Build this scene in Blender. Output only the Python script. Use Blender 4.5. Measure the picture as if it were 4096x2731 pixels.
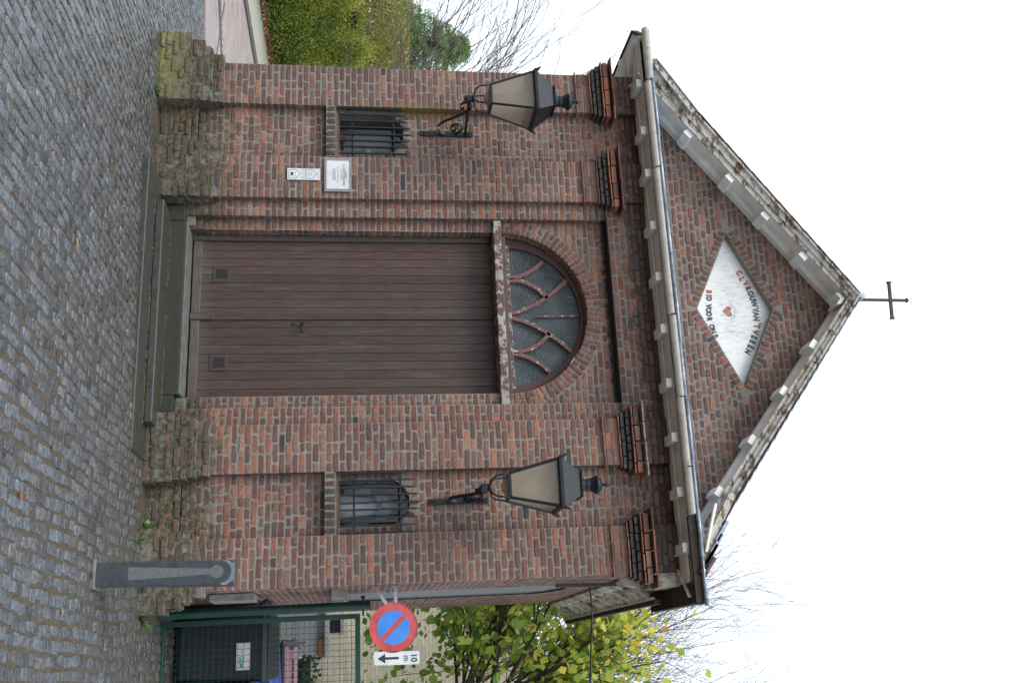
import bpy, bmesh, math, random
import numpy as np
from mathutils import Vector, Matrix, noise as mnoise

for o in list(bpy.data.objects):
    bpy.data.objects.remove(o, do_unlink=True)
scene = bpy.context.scene
COL = scene.collection
R = math.radians
rnd = random.Random(7)

# ------------------------------------------------------------------ camera
cam_d = bpy.data.cameras.new('camera'); cam = bpy.data.objects.new('camera', cam_d); COL.objects.link(cam)
scene.camera = cam
_r = Vector((0.95249659, 0.30450894, -0.00495529)); _u = Vector((0.05110978, -0.1437877, 0.98828786)); _d = Vector((-0.30022998, 0.94159408, 0.15252067))
mw = Matrix.Identity(4)                         # the photograph lies on its side: image right is up in the world
for i in range(3):
    mw[i][0] = _u[i]; mw[i][1] = -_r[i]; mw[i][2] = -_d[i]
CAMP = Vector((2.82442635, -8.14482362, 1.70))
mw.translation = CAMP
cam.matrix_world = mw
cam_d.sensor_fit = 'HORIZONTAL'; cam_d.sensor_width = 36.0; cam_d.lens = 36.0*4056.7/4096.0
cam_d.clip_start = 0.05; cam_d.clip_end = 2000

# ------------------------------------------------------------------ light
SUN_EL, SUN_AZ = R(52), R(-28)                  # azimuth from -Y (towards the viewer) to -X
world = bpy.data.worlds.new('World'); scene.world = world; world.use_nodes = True
nt = world.node_tree; nt.nodes.clear()
sky = nt.nodes.new('ShaderNodeTexSky'); sky.sky_type = 'NISHITA'; sky.sun_disc = False
sky.sun_elevation = SUN_EL; sky.sun_rotation = math.pi - SUN_AZ; sky.air_density = 1.0; sky.dust_density = 3.0
hsv = nt.nodes.new('ShaderNodeHueSaturation'); hsv.inputs['Saturation'].default_value = 0.35
mixs = nt.nodes.new('ShaderNodeMixRGB'); mixs.inputs[0].default_value = 0.80
mixs.inputs[2].default_value = (10.9, 12.0, 13.4, 1)     # closed cloud cover over the sky texture
bg = nt.nodes.new('ShaderNodeBackground'); bg.inputs['Strength'].default_value = 0.10
wo = nt.nodes.new('ShaderNodeOutputWorld')
nt.links.new(sky.outputs[0], hsv.inputs['Color']); nt.links.new(hsv.outputs[0], mixs.inputs[1])
nt.links.new(mixs.outputs[0], bg.inputs['Color']); nt.links.new(bg.outputs[0], wo.inputs['Surface'])
sun_d = bpy.data.lights.new('sun', 'SUN'); sun_d.energy = 1.5; sun_d.angle = R(25); sun_d.color = (1.0, 0.93, 0.84)
sun = bpy.data.objects.new('sun', sun_d); COL.objects.link(sun)
sdir = Vector((math.sin(SUN_AZ)*math.cos(SUN_EL), -math.cos(SUN_AZ)*math.cos(SUN_EL), math.sin(SUN_EL)))
sun.rotation_euler = sdir.to_track_quat('Z', 'Y').to_euler(); sun.location = (0, -6, 9)
scene.view_settings.view_transform = 'Standard'; scene.view_settings.look = 'None'
scene.view_settings.exposure = 0.50; scene.view_settings.gamma = 1.0; scene.view_settings.use_curve_mapping = False

# ------------------------------------------------------------------ materials
def mat(name, col=(0.5, 0.5, 0.5), rough=0.7, metal=0.0, spec=0.5):
    m = bpy.data.materials.new(name); m.use_nodes = True
    b = m.node_tree.nodes['Principled BSDF']
    b.inputs['Base Color'].default_value = (*col, 1); b.inputs['Roughness'].default_value = rough
    b.inputs['Metallic'].default_value = metal; b.inputs['Specular IOR Level'].default_value = spec
    return m
class NT:
    def __init__(s, m): s.m = m; s.t = m.node_tree; s.b = s.t.nodes['Principled BSDF']
    def n(s, typ, **kw):
        x = s.t.nodes.new(typ)
        for k, v in kw.items(): setattr(x, k, v)
        return x
    def l(s, a, b): s.t.links.new(a, b)
    def pos(s):
        if not hasattr(s, '_p'): s._p = s.n('ShaderNodeNewGeometry').outputs['Position']
        return s._p
    def obj(s):
        if not hasattr(s, '_o'): s._o = s.n('ShaderNodeTexCoord').outputs['Object']
        return s._o
    def xyz(s):
        if not hasattr(s, '_x'):
            s._x = s.n('ShaderNodeSeparateXYZ'); s.l(s.pos(), s._x.inputs[0])
        return s._x.outputs
    def noise(s, scale=5, detail=4, rough=0.55, vec=None, stretch=None):
        x = s.n('ShaderNodeTexNoise'); x.inputs['Scale'].default_value = scale; x.inputs['Detail'].default_value = detail; x.inputs['Roughness'].default_value = rough
        v = vec or s.pos()
        if stretch:
            mp = s.n('ShaderNodeMapping'); mp.inputs['Scale'].default_value = stretch; s.l(v, mp.inputs[0]); v = mp.outputs[0]
        s.l(v, x.inputs['Vector']); return x.outputs['Fac']
    def ramp(s, fac, stops, interp='LINEAR'):
        x = s.n('ShaderNodeValToRGB'); x.color_ramp.interpolation = interp
        e = x.color_ramp.elements
        while len(e) < len(stops): e.new(0.5)
        for el, (p, c) in zip(e, stops):
            el.position = p; el.color = (*c, 1) if len(c) == 3 else c
        s.l(fac, x.inputs[0]); return x.outputs[0]
    def mr(s, v, a, b, c=0.0, d=1.0):
        x = s.n('ShaderNodeMapRange'); x.inputs[1].default_value = a; x.inputs[2].default_value = b; x.inputs[3].default_value = c; x.inputs[4].default_value = d
        s.l(v, x.inputs[0]); return x.outputs[0]
    def math(s, op, a, b=None):
        x = s.n('ShaderNodeMath', operation=op)
        for i, v in enumerate((a, b)):
            if v is None: continue
            if isinstance(v, (int, float)): x.inputs[i].default_value = v
            else: s.l(v, x.inputs[i])
        return x.outputs[0]
    def mix(s, f, a, b, mode='MIX'):
        x = s.n('ShaderNodeMixRGB', blend_type=mode)
        for i, v in enumerate((f, a, b)):
            if isinstance(v, (int, float)): x.inputs[i].default_value = v
            elif isinstance(v, tuple): x.inputs[i].default_value = (*v, 1)
            else: s.l(v, x.inputs[i])
        return x.outputs[0]
    def col(s, v): s.l(v, s.b.inputs['Base Color'])
    def rough(s, v): s.l(v, s.b.inputs['Roughness'])
    def bump(s, h, strength=0.3, dist=0.01):
        x = s.n('ShaderNodeBump'); x.inputs['Strength'].default_value = strength; x.inputs['Distance'].default_value = dist
        s.l(h, x.inputs['Height']); s.l(x.outputs[0], s.b.inputs['Normal'])

def masonry_dirt(k, c, mortar):
    """moss at the foot of the wall, algae below the left lamp, black crust under the eaves; all by place"""
    X, Y, Z = k.xyz()
    n1 = k.noise(5.0, 6, 0.65); n2 = k.noise(22, 5, 0.7); n3 = k.noise(70, 3, 0.6)
    zz = k.math('ADD', Z, k.mr(n1, 0.3, 0.7, -0.24, 0.24))
    low = k.mr(zz, 0.70, 0.42)
    low2 = k.mr(k.math('ADD', Z, k.mr(n2, 0.3, 0.7, -0.15, 0.15)), 0.36, 0.10)
    grime = k.math('MULTIPLY', low, k.mr(n2, 0.36, 0.58, 0.35, 0.96))
    c = k.mix(grime, c, k.ramp(n3, [(0.35, (0.022, 0.020, 0.015)), (0.65, (0.085, 0.076, 0.052))]))
    mossf = k.math('MULTIPLY', low, k.mr(n2, 0.50, 0.62))
    c = k.mix(k.math('MULTIPLY', mossf, 0.85), c, k.ramp(n3, [(0.3, (0.016, 0.028, 0.008)), (0.7, (0.075, 0.090, 0.020))]))
    lich = k.math('MULTIPLY', k.math('MULTIPLY', k.mr(X, -1.75, -2.15), low2), k.mr(n2, 0.36, 0.56))
    c = k.mix(k.math('MULTIPLY', lich, 0.85), c, k.ramp(n3, [(0.3, (0.13, 0.13, 0.03)), (0.7, (0.34, 0.33, 0.13))]))
    big = k.noise(0.9, 5, 0.6); run = k.noise(3.2, 6, 0.65, stretch=(3.0, 3.0, 0.35))
    c = k.mix(1.0, c, k.ramp(big, [(0.32, (0.80, 0.79, 0.77)), (0.5, (1.0, 1.0, 1.0)), (0.68, (1.20, 1.17, 1.13))]), 'MULTIPLY')
    c = k.mix(k.mr(run, 0.56, 0.72, 0, 0.34), c, (0.055, 0.047, 0.040))
    # pale lime bloom
    c = k.mix(k.math('MULTIPLY', k.mr(k.noise(9, 6, 0.7), 0.62, 0.74), 0.30), c, (0.36, 0.33, 0.29))
    c = k.mix(k.math('MULTIPLY', k.mr(n3, 0.70, 0.76), 0.55), c, (0.5, 0.48, 0.44))
    # algae streak
    ax = k.math('ABSOLUTE', k.math('ADD', X, 1.99))
    st = k.math('MULTIPLY', k.mr(ax, 0.045, 0.012), k.math('MULTIPLY', k.mr(Z, 1.75, 2.15), k.mr(Z, 2.75, 2.55)))
    c = k.mix(k.math('MULTIPLY', st, k.mr(n2, 0.35, 0.6)), c, (0.20, 0.17, 0.02))
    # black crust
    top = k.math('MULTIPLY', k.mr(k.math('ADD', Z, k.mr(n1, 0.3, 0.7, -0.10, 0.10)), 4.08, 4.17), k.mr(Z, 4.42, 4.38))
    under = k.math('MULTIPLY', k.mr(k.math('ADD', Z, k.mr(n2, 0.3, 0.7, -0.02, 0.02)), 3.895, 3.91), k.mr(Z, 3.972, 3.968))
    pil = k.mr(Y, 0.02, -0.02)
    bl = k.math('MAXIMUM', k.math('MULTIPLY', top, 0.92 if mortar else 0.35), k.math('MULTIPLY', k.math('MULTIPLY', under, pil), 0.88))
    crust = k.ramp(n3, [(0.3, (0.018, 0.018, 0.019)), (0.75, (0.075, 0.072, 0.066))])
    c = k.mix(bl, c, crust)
    lin = k.math('MULTIPLY', k.math('MULTIPLY', k.mr(k.math('ADD', Z, k.mr(n2, 0.3, 0.7, -0.03, 0.03)), 3.885, 3.93), k.mr(Z, 3.958, 3.955)), k.math('MULTIPLY', k.mr(k.math('ABSOLUTE', k.math('ADD', X, 0.094)), 0.856, 0.852), k.mr(Y, 0.03, 0.045)))  # black moss and the shade below the lintel, both put into the colour
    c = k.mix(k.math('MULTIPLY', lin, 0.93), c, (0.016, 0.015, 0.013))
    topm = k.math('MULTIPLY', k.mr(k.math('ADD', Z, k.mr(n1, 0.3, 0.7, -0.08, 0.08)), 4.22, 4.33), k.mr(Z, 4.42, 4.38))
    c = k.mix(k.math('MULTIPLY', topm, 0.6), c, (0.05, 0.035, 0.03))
    return c, n2, n3

def brick_mat(name, src):
    m = mat(name, rough=0.85); k = NT(m)
    if src == 'attr':
        a = k.n('ShaderNodeAttribute'); a.attribute_name = 'bcol'; c = a.outputs['Color']
    else:
        a = k.n('ShaderNodeObjectInfo'); c = a.outputs['Color']
    nn = k.noise(45, 6, 0.7)
    c = k.mix(1.0, c, k.ramp(nn, [(0.28, (0.50, 0.50, 0.52)), (0.5, (0.98, 0.98, 0.98)), (0.72, (1.5, 1.42, 1.36))]), 'MULTIPLY')
    c = k.mix(k.mr(k.noise(14, 5, 0.65), 0.50, 0.68, 0, 0.6), c, (0.085, 0.052, 0.048))
    c = k.mix(k.mr(k.noise(11, 4, 0.6, stretch=(1, 1, 1.7)), 0.56, 0.70, 0, 0.55), c, (0.30, 0.115, 0.070))
    c = k.mix(k.mr(k.noise(130, 3, 0.6), 0.60, 0.70, 0, 0.6), c, (0.035, 0.026, 0.024))
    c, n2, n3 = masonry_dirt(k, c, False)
    k.col(c); k.bump(k.noise(120, 6, 0.7), 0.55, 0.006); k.rough(k.mr(n2, 0.3, 0.7, 0.62, 0.9))
    return m
M = {}
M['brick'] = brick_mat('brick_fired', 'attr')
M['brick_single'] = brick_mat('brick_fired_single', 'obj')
def mortar_mat():
    m = mat('mortar', rough=0.95); k = NT(m)
    c = k.ramp(k.noise(30, 6, 0.7), [(0.3, (0.17, 0.157, 0.136)), (0.6, (0.258, 0.242, 0.215)), (0.8, (0.42, 0.40, 0.365))])
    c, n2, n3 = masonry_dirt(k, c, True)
    k.col(c); k.bump(k.noise(90, 6, 0.75), 0.7, 0.01)
    return m
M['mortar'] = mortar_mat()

def wood_door():
    m = mat('door_wood', rough=0.6); k = NT(m)
    g = k.noise(6, 8, 0.7, stretch=(26, 10, 0.9)); b_ = k.noise(2.2, 5, 0.6); 
    c = k.ramp(g, [(0.28, (0.018, 0.010, 0.009)), (0.5, (0.056, 0.031, 0.026)), (0.64, (0.105, 0.066, 0.056)), (0.80, (0.17, 0.125, 0.11))])
    c = k.mix(k.mr(b_, 0.45, 0.7, 0, 0.6), c, (0.055, 0.046, 0.042))
    c = k.mix(1.0, c, k.ramp(k.n('ShaderNodeObjectInfo').outputs['Random'], [(0, (0.74, 0.76, 0.78)), (0.5, (0.98, 1.02, 1.0)), (1, (1.24, 1.24, 1.20))]), 'MULTIPLY')
    c = k.mix(k.mr(k.noise(2.4, 6, 0.7, stretch=(9, 1, 0.8)), 0.54, 0.70, 0, 0.5), c, (0.135, 0.105, 0.095))
    c = k.mix(k.mr(k.noise(1.7, 6, 0.7, stretch=(7, 1, 0.9)), 0.58, 0.72, 0, 0.55), c, (0.085, 0.035, 0.026))
    sc = k.noise(7, 8, 0.8, stretch=(30, 10, 1.6)); Z = k.xyz()[2]
    c = k.mix(k.math('MULTIPLY', k.mr(sc, 0.60, 0.72), k.mr(Z, 2.1, 0.9, 0.35, 1.0)), c, (0.26, 0.20, 0.17))
    c = k.mix(k.mr(Z, 0.50, 0.38, 0, 0.5), c, (0.10, 0.085, 0.07))
    k.col(c); k.bump(g, 0.5, 0.006); k.rough(k.mr(g, 0.3, 0.8, 0.5, 0.8)); return m
M['door'] = wood_door()
def wood_grey():
    m = mat('weathered_wood', rough=0.8); k = NT(m)
    g = k.noise(8, 8, 0.7, stretch=(1.0, 12, 24))
    c = k.ramp(g, [(0.25, (0.030, 0.024, 0.020)), (0.5, (0.085, 0.070, 0.060)), (0.8, (0.16, 0.145, 0.125))])
    Z = k.xyz()[2]
    c = k.mix(k.math('MULTIPLY', k.mr(Z, 0.372, 0.388), k.math('MULTIPLY', k.mr(Z, 0.408, 0.398), k.mr(k.noise(14, 5), 0.45, 0.75))), c, (0.13, 0.11, 0.02))
    k.col(c); k.bump(g, 0.5, 0.006); return m
M['wood_grey'] = wood_grey()
def peel(name, under, paint, lo, hi, sc=14, st=None, rust=None):
    m = mat(name, rough=0.7); k = NT(m)
    f = k.noise(sc, 6, 0.7, stretch=st)
    f = k.mr(f, lo, hi)
    fine = k.noise(60, 5, 0.7)
    cu = k.mix(1.0, under, k.ramp(fine, [(0.3, (0.55, 0.55, 0.55)), (0.7, (1.35, 1.35, 1.35))]), 'MULTIPLY')
    cp = k.mix(1.0, paint, k.ramp(k.noise(7, 5, 0.6), [(0.3, (0.78, 0.77, 0.75)), (0.7, (1.05, 1.05, 1.05))]), 'MULTIPLY')
    if rust:
        cp = k.mix(k.mr(k.noise(5, 6, 0.7, stretch=(3, 3, 1)), 0.54, 0.70, 0, 0.8), cp, rust)
    c = k.mix(f, cu, cp); k.col(c); k.bump(k.mix(0.3, f, fine), 0.5, 0.004); return m
M['transom_paint'] = peel('flaking_transom_paint', (0.120, 0.058, 0.052), (0.36, 0.345, 0.33), 0.50, 0.54, 15)
M['bar_paint'] = peel('flaking_bar_paint', (0.170, 0.085, 0.078), (0.48, 0.45, 0.43), 0.55, 0.59, 18)
M['frame_paint'] = peel('brown_frame_paint', (0.095, 0.045, 0.040), (0.40, 0.38, 0.36), 0.66, 0.69, 16)
M['cornice'] = peel('aged_cornice_paint', (0.22, 0.185, 0.14), (0.56, 0.54, 0.50), 0.30, 0.40, 8, rust=(0.30, 0.25, 0.19))
M['soffit'] = peel('cornice_soffit_paint', (0.20, 0.17, 0.14), (0.84, 0.815, 0.77), 0.27, 0.33, 10)
M['block'] = peel('cornice_block_paint', (0.24, 0.21, 0.18), (0.86, 0.855, 0.84), 0.28, 0.33, 22)
M['fascia'] = peel('flaking_fascia_paint', (0.13, 0.085, 0.05), (0.56, 0.54, 0.50), 0.42, 0.50, 16, st=(0.5, 1, 1), rust=(0.32, 0.17, 0.07))
M['gutter'] = peel('rusty_gutter_paint', (0.12, 0.085, 0.055), (0.66, 0.64, 0.59), 0.30, 0.36, 12, rust=(0.36, 0.23, 0.12))
M['sidecornice'] = peel('stained_side_cornice', (0.12, 0.085, 0.055), (0.60, 0.56, 0.47), 0.38, 0.54, 9, st=(1, 1, 0.5), rust=(0.19, 0.12, 0.06))
def zinc():
    m = mat('zinc', (0.30, 0.36, 0.43), 0.45, 0.6); k = NT(m)
    k.col(k.ramp(k.noise(14, 6, 0.7), [(0.3, (0.14, 0.17, 0.21)), (0.55, (0.33, 0.40, 0.49)), (0.8, (0.50, 0.56, 0.62))])); k.rough(k.mr(k.noise(20), 0.3, 0.7, 0.35, 0.7)); return m
M['zinc'] = zinc()
def simple(name, c1, c2, rough=0.7, sc=20, metal=0.0, bump=0.2, spec=0.5):
    m = mat(name, c1, rough, metal, spec); k = NT(m); n = k.noise(sc, 6, 0.65)
    k.col(k.ramp(n, [(0.3, c1), (0.7, c2)])); k.bump(n, bump, 0.004); return m
M['tile'] = simple('roof_tile', (0.045, 0.035, 0.032), (0.17, 0.10, 0.075), 0.8)
M['darkwood'] = simple('dark_rotten_wood', (0.016, 0.013, 0.011), (0.06, 0.045, 0.035), 0.9)
M['iron'] = simple('wrought_iron', (0.008, 0.011, 0.014), (0.022, 0.028, 0.034), 0.5, 30, 0.0, .2, .3)
M['lamp_iron'] = simple('lamp_paint', (0.006, 0.009, 0.013), (0.016, 0.021, 0.027), 0.42, 10, 0.0, 0.1, 0.3)
M['rust_iron'] = simple('rusted_iron', (0.035, 0.028, 0.033), (0.095, 0.068, 0.070), 0.8, 40)
def lampglass():
    m = mat('lamp_glass', rough=0.25); k = NT(m)
    t = k.t; out = [n for n in t.nodes if n.type == 'OUTPUT_MATERIAL'][0]
    n = k.noise(110, 3, 0.6); bp = k.n('ShaderNodeBump'); bp.inputs['Strength'].default_value = 0.5; bp.inputs['Distance'].default_value = 0.006; k.l(n, bp.inputs['Height'])
    dif = k.n('ShaderNodeBsdfTranslucent'); dif.inputs['Color'].default_value = (0.80, 0.70, 0.56, 1)
    d2 = k.n('ShaderNodeBsdfDiffuse'); d2.inputs['Color'].default_value = (0.62, 0.56, 0.46, 1)
    gl = k.n('ShaderNodeBsdfGlossy'); gl.inputs['Roughness'].default_value = 0.18; gl.inputs['Color'].default_value = (0.9, 0.9, 0.9, 1)
    for x in (dif, d2, gl): k.l(bp.outputs[0], x.inputs['Normal'])
    a = k.n('ShaderNodeMixShader'); a.inputs[0].default_value = 0.28; k.l(dif.outputs[0], a.inputs[1]); k.l(d2.outputs[0], a.inputs[2])
    b = k.n('ShaderNodeMixShader'); b.inputs[0].default_value = 0.10; k.l(a.outputs[0], b.inputs[1]); k.l(gl.outputs[0], b.inputs[2])
    tp = k.n('ShaderNodeBsdfTransparent'); c_ = k.n('ShaderNodeMixShader'); c_.inputs[0].default_value = 0.16; k.l(b.outputs[0], c_.inputs[1]); k.l(tp.outputs[0], c_.inputs[2]); k.l(c_.outputs[0], out.inputs['Surface']); return m
M['lampglass'] = lampglass()
def clearglass():
    m = mat('window_glass'); k = NT(m); out = [n for n in k.t.nodes if n.type == 'OUTPUT_MATERIAL'][0]
    tr = k.n('ShaderNodeBsdfTransparent'); tr.inputs[0].default_value = (0.80, 0.84, 0.86, 1)
    gl = k.n('ShaderNodeBsdfGlossy'); gl.inputs['Roughness'].default_value = 0.06
    x = k.n('ShaderNodeMixShader'); x.inputs[0].default_value = 0.045; k.l(tr.outputs[0], x.inputs[1]); k.l(gl.outputs[0], x.inputs[2]); k.l(x.outputs[0], out.inputs['Surface']); return m
M['glass'] = clearglass()
def fanglass():
    m = mat('hammered_glass', (0.075, 0.10, 0.115), 0.22, 0, 0.30); k = NT(m); n = k.noise(75, 2, 0.5)
    k.col(k.ramp(k.noise(6, 3), [(0.3, (0.035, 0.047, 0.052)), (0.7, (0.080, 0.100, 0.110))])); k.bump(n, 1.0, 0.010); return m
M['fanglass'] = fanglass()
def stone(name, c1, c2, rough, moss=0.0, sc=18, mosscol=(0.05, 0.065, 0.015)):
    m = mat(name, c1, rough); k = NT(m); n = k.noise(sc, 7, 0.7)
    c = k.ramp(n, [(0.3, c1), (0.7, c2)])
    if moss: c = k.mix(k.mr(k.noise(9, 7, 0.75), 0.62-moss*0.25, 0.72-moss*0.2, 0, 0.85), c, mosscol)
    k.col(c); k.bump(k.noise(80, 6, 0.7), 0.3, 0.004); k.rough(k.mr(n, 0.3, 0.7, rough*0.75, rough*1.2)); return m
M['bluestone'] = stone('wet_bluestone', (0.022, 0.024, 0.022), (0.060, 0.062, 0.054), 0.42, 0.25, mosscol=(0.030, 0.034, 0.014))
M['mossy_stone'] = stone('mossy_stone', (0.012, 0.013, 0.009), (0.044, 0.046, 0.032), 0.8, 0.35, mosscol=(0.026, 0.034, 0.012))
M['threshold'] = stone('threshold_stone', (0.07, 0.075, 0.068), (0.20, 0.21, 0.21), 0.55, 0.4, mosscol=(0.07, 0.085, 0.04))
M['render_pale'] = simple('pale_board', (0.34,0.32,0.28), (0.44,0.42,0.38), .8, 5)
M['render'] = stone('cement_patch', (0.09, 0.086, 0.072), (0.23, 0.22, 0.19), 0.9, 0.4)
def sett_mat(name, src):
    m = mat(name, rough=0.4); k = NT(m)
    if src == 'attr':
        a = k.n('ShaderNodeAttribute'); a.attribute_name = 'bcol'; c = a.outputs['Color']
    else: c = k.n('ShaderNodeObjectInfo').outputs['Color']
    n = k.noise(60, 7, 0.75)
    c = k.mix(1.0, c, k.ramp(n, [(0.30, (0.38, 0.38, 0.39)), (0.5, (0.98, 0.98, 0.98)), (0.70, (1.70, 1.68, 1.65))]), 'MULTIPLY')
    c = k.mix(1.0, c, k.ramp(k.noise(24, 5, 0.7), [(0.34, (0.62, 0.62, 0.61)), (0.66, (1.35, 1.36, 1.38))]), 'MULTIPLY')
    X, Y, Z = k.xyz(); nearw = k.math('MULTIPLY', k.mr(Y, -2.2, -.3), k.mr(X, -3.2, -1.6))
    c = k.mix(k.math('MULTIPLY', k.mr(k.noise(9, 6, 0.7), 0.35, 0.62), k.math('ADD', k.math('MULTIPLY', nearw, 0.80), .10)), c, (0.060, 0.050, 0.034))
    k.col(c); k.bump(k.noise(95, 6, 0.75), 0.5, 0.008); k.rough(k.mr(k.noise(6, 5, 0.6), 0.35, 0.65, 0.12, 0.36)); return m
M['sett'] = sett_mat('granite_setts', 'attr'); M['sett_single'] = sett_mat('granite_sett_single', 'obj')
def joint_mat():
    m = mat('sett_joint_earth', rough=0.8); k = NT(m)
    c = k.ramp(k.noise(28, 7, 0.75), [(0.3, (0.035, 0.028, 0.018)), (0.65, (0.105, 0.080, 0.052)), (0.8, (0.20, 0.14, 0.095))])
    c = k.mix(k.mr(k.noise(5, 6, 0.7), 0.58, 0.66, 0, 0.7), c, (0.030, 0.042, 0.012))
    k.col(c); k.bump(k.noise(90, 6, 0.7), 0.6, 0.01); return m
M['joint'] = joint_mat()
M['pink'] = stone('pink_concrete_slab', (0.27, 0.215, 0.205), (0.37, 0.31, 0.295), 0.45, 0, 3)
M['beige'] = stone('mossy_beige_concrete', (0.27, 0.26, 0.20), (0.38, 0.37, 0.31), 0.8, 0, 6)
M['kerb'] = stone('grey_kerb', (0.05, 0.05, 0.045), (0.10, 0.095, 0.085), 0.8)
M['soil'] = stone('bare_soil', (0.04, 0.028, 0.018), (0.13, 0.085, 0.05), 0.95, 0.2, 30)
M['green_metal'] = simple('green_gate_paint', (0.003, 0.030, 0.024), (0.006, 0.060, 0.046), 0.35, 8, 0, 0.05)
M['bin_black'] = simple('black_bin_plastic', (0.008, 0.010, 0.012), (0.016, 0.020, 0.022), 0.55, 6, 0, 0.05)
M['bin_blue'] = simple('blue_bin_plastic', (0.03, 0.10, 0.50), (0.05, 0.16, 0.72), 0.4, 4, 0, 0.05)
M['bin_dblue'] = simple('dark_blue_bin_plastic', (0.01, 0.03, 0.20), (0.015, 0.05, 0.32), 0.4, 4, 0, 0.05)
M['pinkwood'] = simple('pink_painted_wood', (0.62, 0.34, 0.38), (0.75, 0.46, 0.48), 0.6, 6, 0, 0.05)
M['greywood'] = simple('bare_grey_board', (0.13, 0.11, 0.10), (0.19, 0.165, 0.15), 0.8, 20, 0, 0.1)
M['white'] = simple('white_sheet', (0.52, 0.54, 0.56), (0.74, 0.76, 0.78), 0.4, 9, 0, 0.03)
M['acrylic'] = simple('dull_acrylic', (0.20, 0.18, 0.18), (0.31, 0.29, 0.29), 0.35, 30, 0, 0.05)
M['ink'] = mat('black_print', (0.02, 0.025, 0.03), 0.6)
M['greyink'] = mat('grey_print', (0.22, 0.24, 0.27), 0.6)
M['red_sign'] = simple('sign_red', (0.40, 0.040, 0.045), (0.60, 0.100, 0.100), 0.25, 11, 0, 0.02)
M['blue_sign'] = simple('sign_blue', (0.035, 0.18, 0.62), (0.06, 0.26, 0.78), 0.35, 8, 0, 0.02)
M['galv'] = simple('galvanised_steel', (0.40, 0.40, 0.41), (0.52, 0.52, 0.53), 0.45, 14, 0.4, 0.05)
M['red_letter'] = peel('worn_red_paint', (0.50, 0.52, 0.52), (0.62, 0.06, 0.04), 0.40, 0.47, 60)
M['black_letter'] = peel('worn_black_paint', (0.30, 0.32, 0.34), (0.035, 0.04, 0.045), 0.42, 0.52, 70)
def diamond_mat():
    m = mat('whitewashed_board', rough=0.8); k = NT(m)
    g = k.noise(10, 8, 0.75, stretch=(7, 1, 1.3)); b_ = k.noise(3, 5, 0.6, stretch=(1, 1, 1))
    f = k.math('ADD', k.math('MULTIPLY', g, 0.7), k.math('MULTIPLY', b_, 0.4))
    k.col(k.ramp(f, [(0.36, (0.34, 0.365, 0.38)), (0.47, (0.64, 0.67, 0.68)), (0.57, (0.82, 0.84, 0.84))])); k.bump(g, 0.3, 0.004); return m
M['diamond'] = diamond_mat()
def bollard_mat():
    m = mat('honed_bluestone', (0.035, 0.042, 0.052), 0.40); k = NT(m)
    c = k.ramp(k.noise(25, 6, 0.7), [(0.3, (0.026, 0.031, 0.040)), (0.7, (0.060, 0.068, 0.080))]); c = k.mix(k.mr(k.noise(160, 2), 0.74, 0.78, 0, 0.6), c, (0.3, 0.3, 0.3)); k.col(c); return m
M['bollard'] = bollard_mat()
def hammered():
    m = mat('bush_hammered_bluestone', (0.1, 0.1, 0.1), 0.8); k = NT(m)
    v = k.n('ShaderNodeTexVoronoi'); v.inputs['Scale'].default_value = 290; k.l(k.pos(), v.inputs[0])
    k.col(k.ramp(v.outputs['Distance'], [(0.15, (0.25, 0.26, 0.27)), (0.6, (0.08, 0.085, 0.095))])); k.bump(v.outputs['Distance'], 0.7, 0.003); return m
M['hammered'] = hammered()
def leaf_mat(name, stops, trans=0.35, rough=0.45):
    m = mat(name, rough=rough); k = NT(m)
    a = k.n('ShaderNodeAttribute'); a.attribute_name = 'bcol'; sep = k.n('ShaderNodeSeparateColor'); k.l(a.outputs['Color'], sep.inputs[0])
    c = k.ramp(sep.outputs[0], stops); k.col(c)
    out = [n for n in k.t.nodes if n.type == 'OUTPUT_MATERIAL'][0]
    t = k.n('ShaderNodeBsdfTranslucent'); k.l(c, t.inputs[0]); x = k.n('ShaderNodeMixShader'); x.inputs[0].default_value = trans
    k.l(k.b.outputs[0], x.inputs[1]); k.l(t.outputs[0], x.inputs[2]); k.l(x.outputs[0], out.inputs['Surface']); return m
M['hedgeleaf'] = leaf_mat('privet_leaf', [(0, (0.10, 0.15, 0.025)), (0.5, (0.34, 0.42, 0.06)), (0.8, (0.56, 0.55, 0.11)), (1, (0.72, 0.60, 0.15))])
M['yellowleaf'] = leaf_mat('autumn_shrub_leaf', [(0, (0.12, 0.16, 0.03)), (0.5, (0.29, 0.29, 0.06)), (0.8, (0.46, 0.37, 0.09)), (1, (0.58, 0.36, 0.10))])
M['spruce'] = leaf_mat('spruce_needles', [(0, (0.06, 0.12, 0.05)), (0.6, (0.16, 0.29, 0.10)), (1, (0.36, 0.44, 0.13))], 0.4)
M['bigleaf'] = leaf_mat('broad_leaf', [(0, (0.10, 0.20, 0.035)), (0.40, (0.28, 0.42, 0.06)), (0.68, (0.58, 0.62, 0.10)), (0.90, (0.86, 0.72, 0.12)), (1, (0.82, 0.54, 0.15))], 0.55)
M['ivy'] = leaf_mat('ivy_leaf', [(0, (0.010, 0.030, 0.008)), (0.7, (0.035, 0.085, 0.018)), (1, (0.12, 0.20, 0.05))], 0.15)
M['deadleaf'] = leaf_mat('fallen_leaf', [(0, (0.10, 0.04, 0.015)), (0.6, (0.28, 0.11, 0.04)), (1, (0.45, 0.26, 0.09))], 0.1)
M['bark'] = simple('bark', (0.020, 0.016, 0.013), (0.075, 0.062, 0.052), 0.9, 25)
M['twig'] = simple('thin_twig_bark', (0.060, 0.045, 0.038), (0.13, 0.10, 0.085), 0.8, 25)
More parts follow.
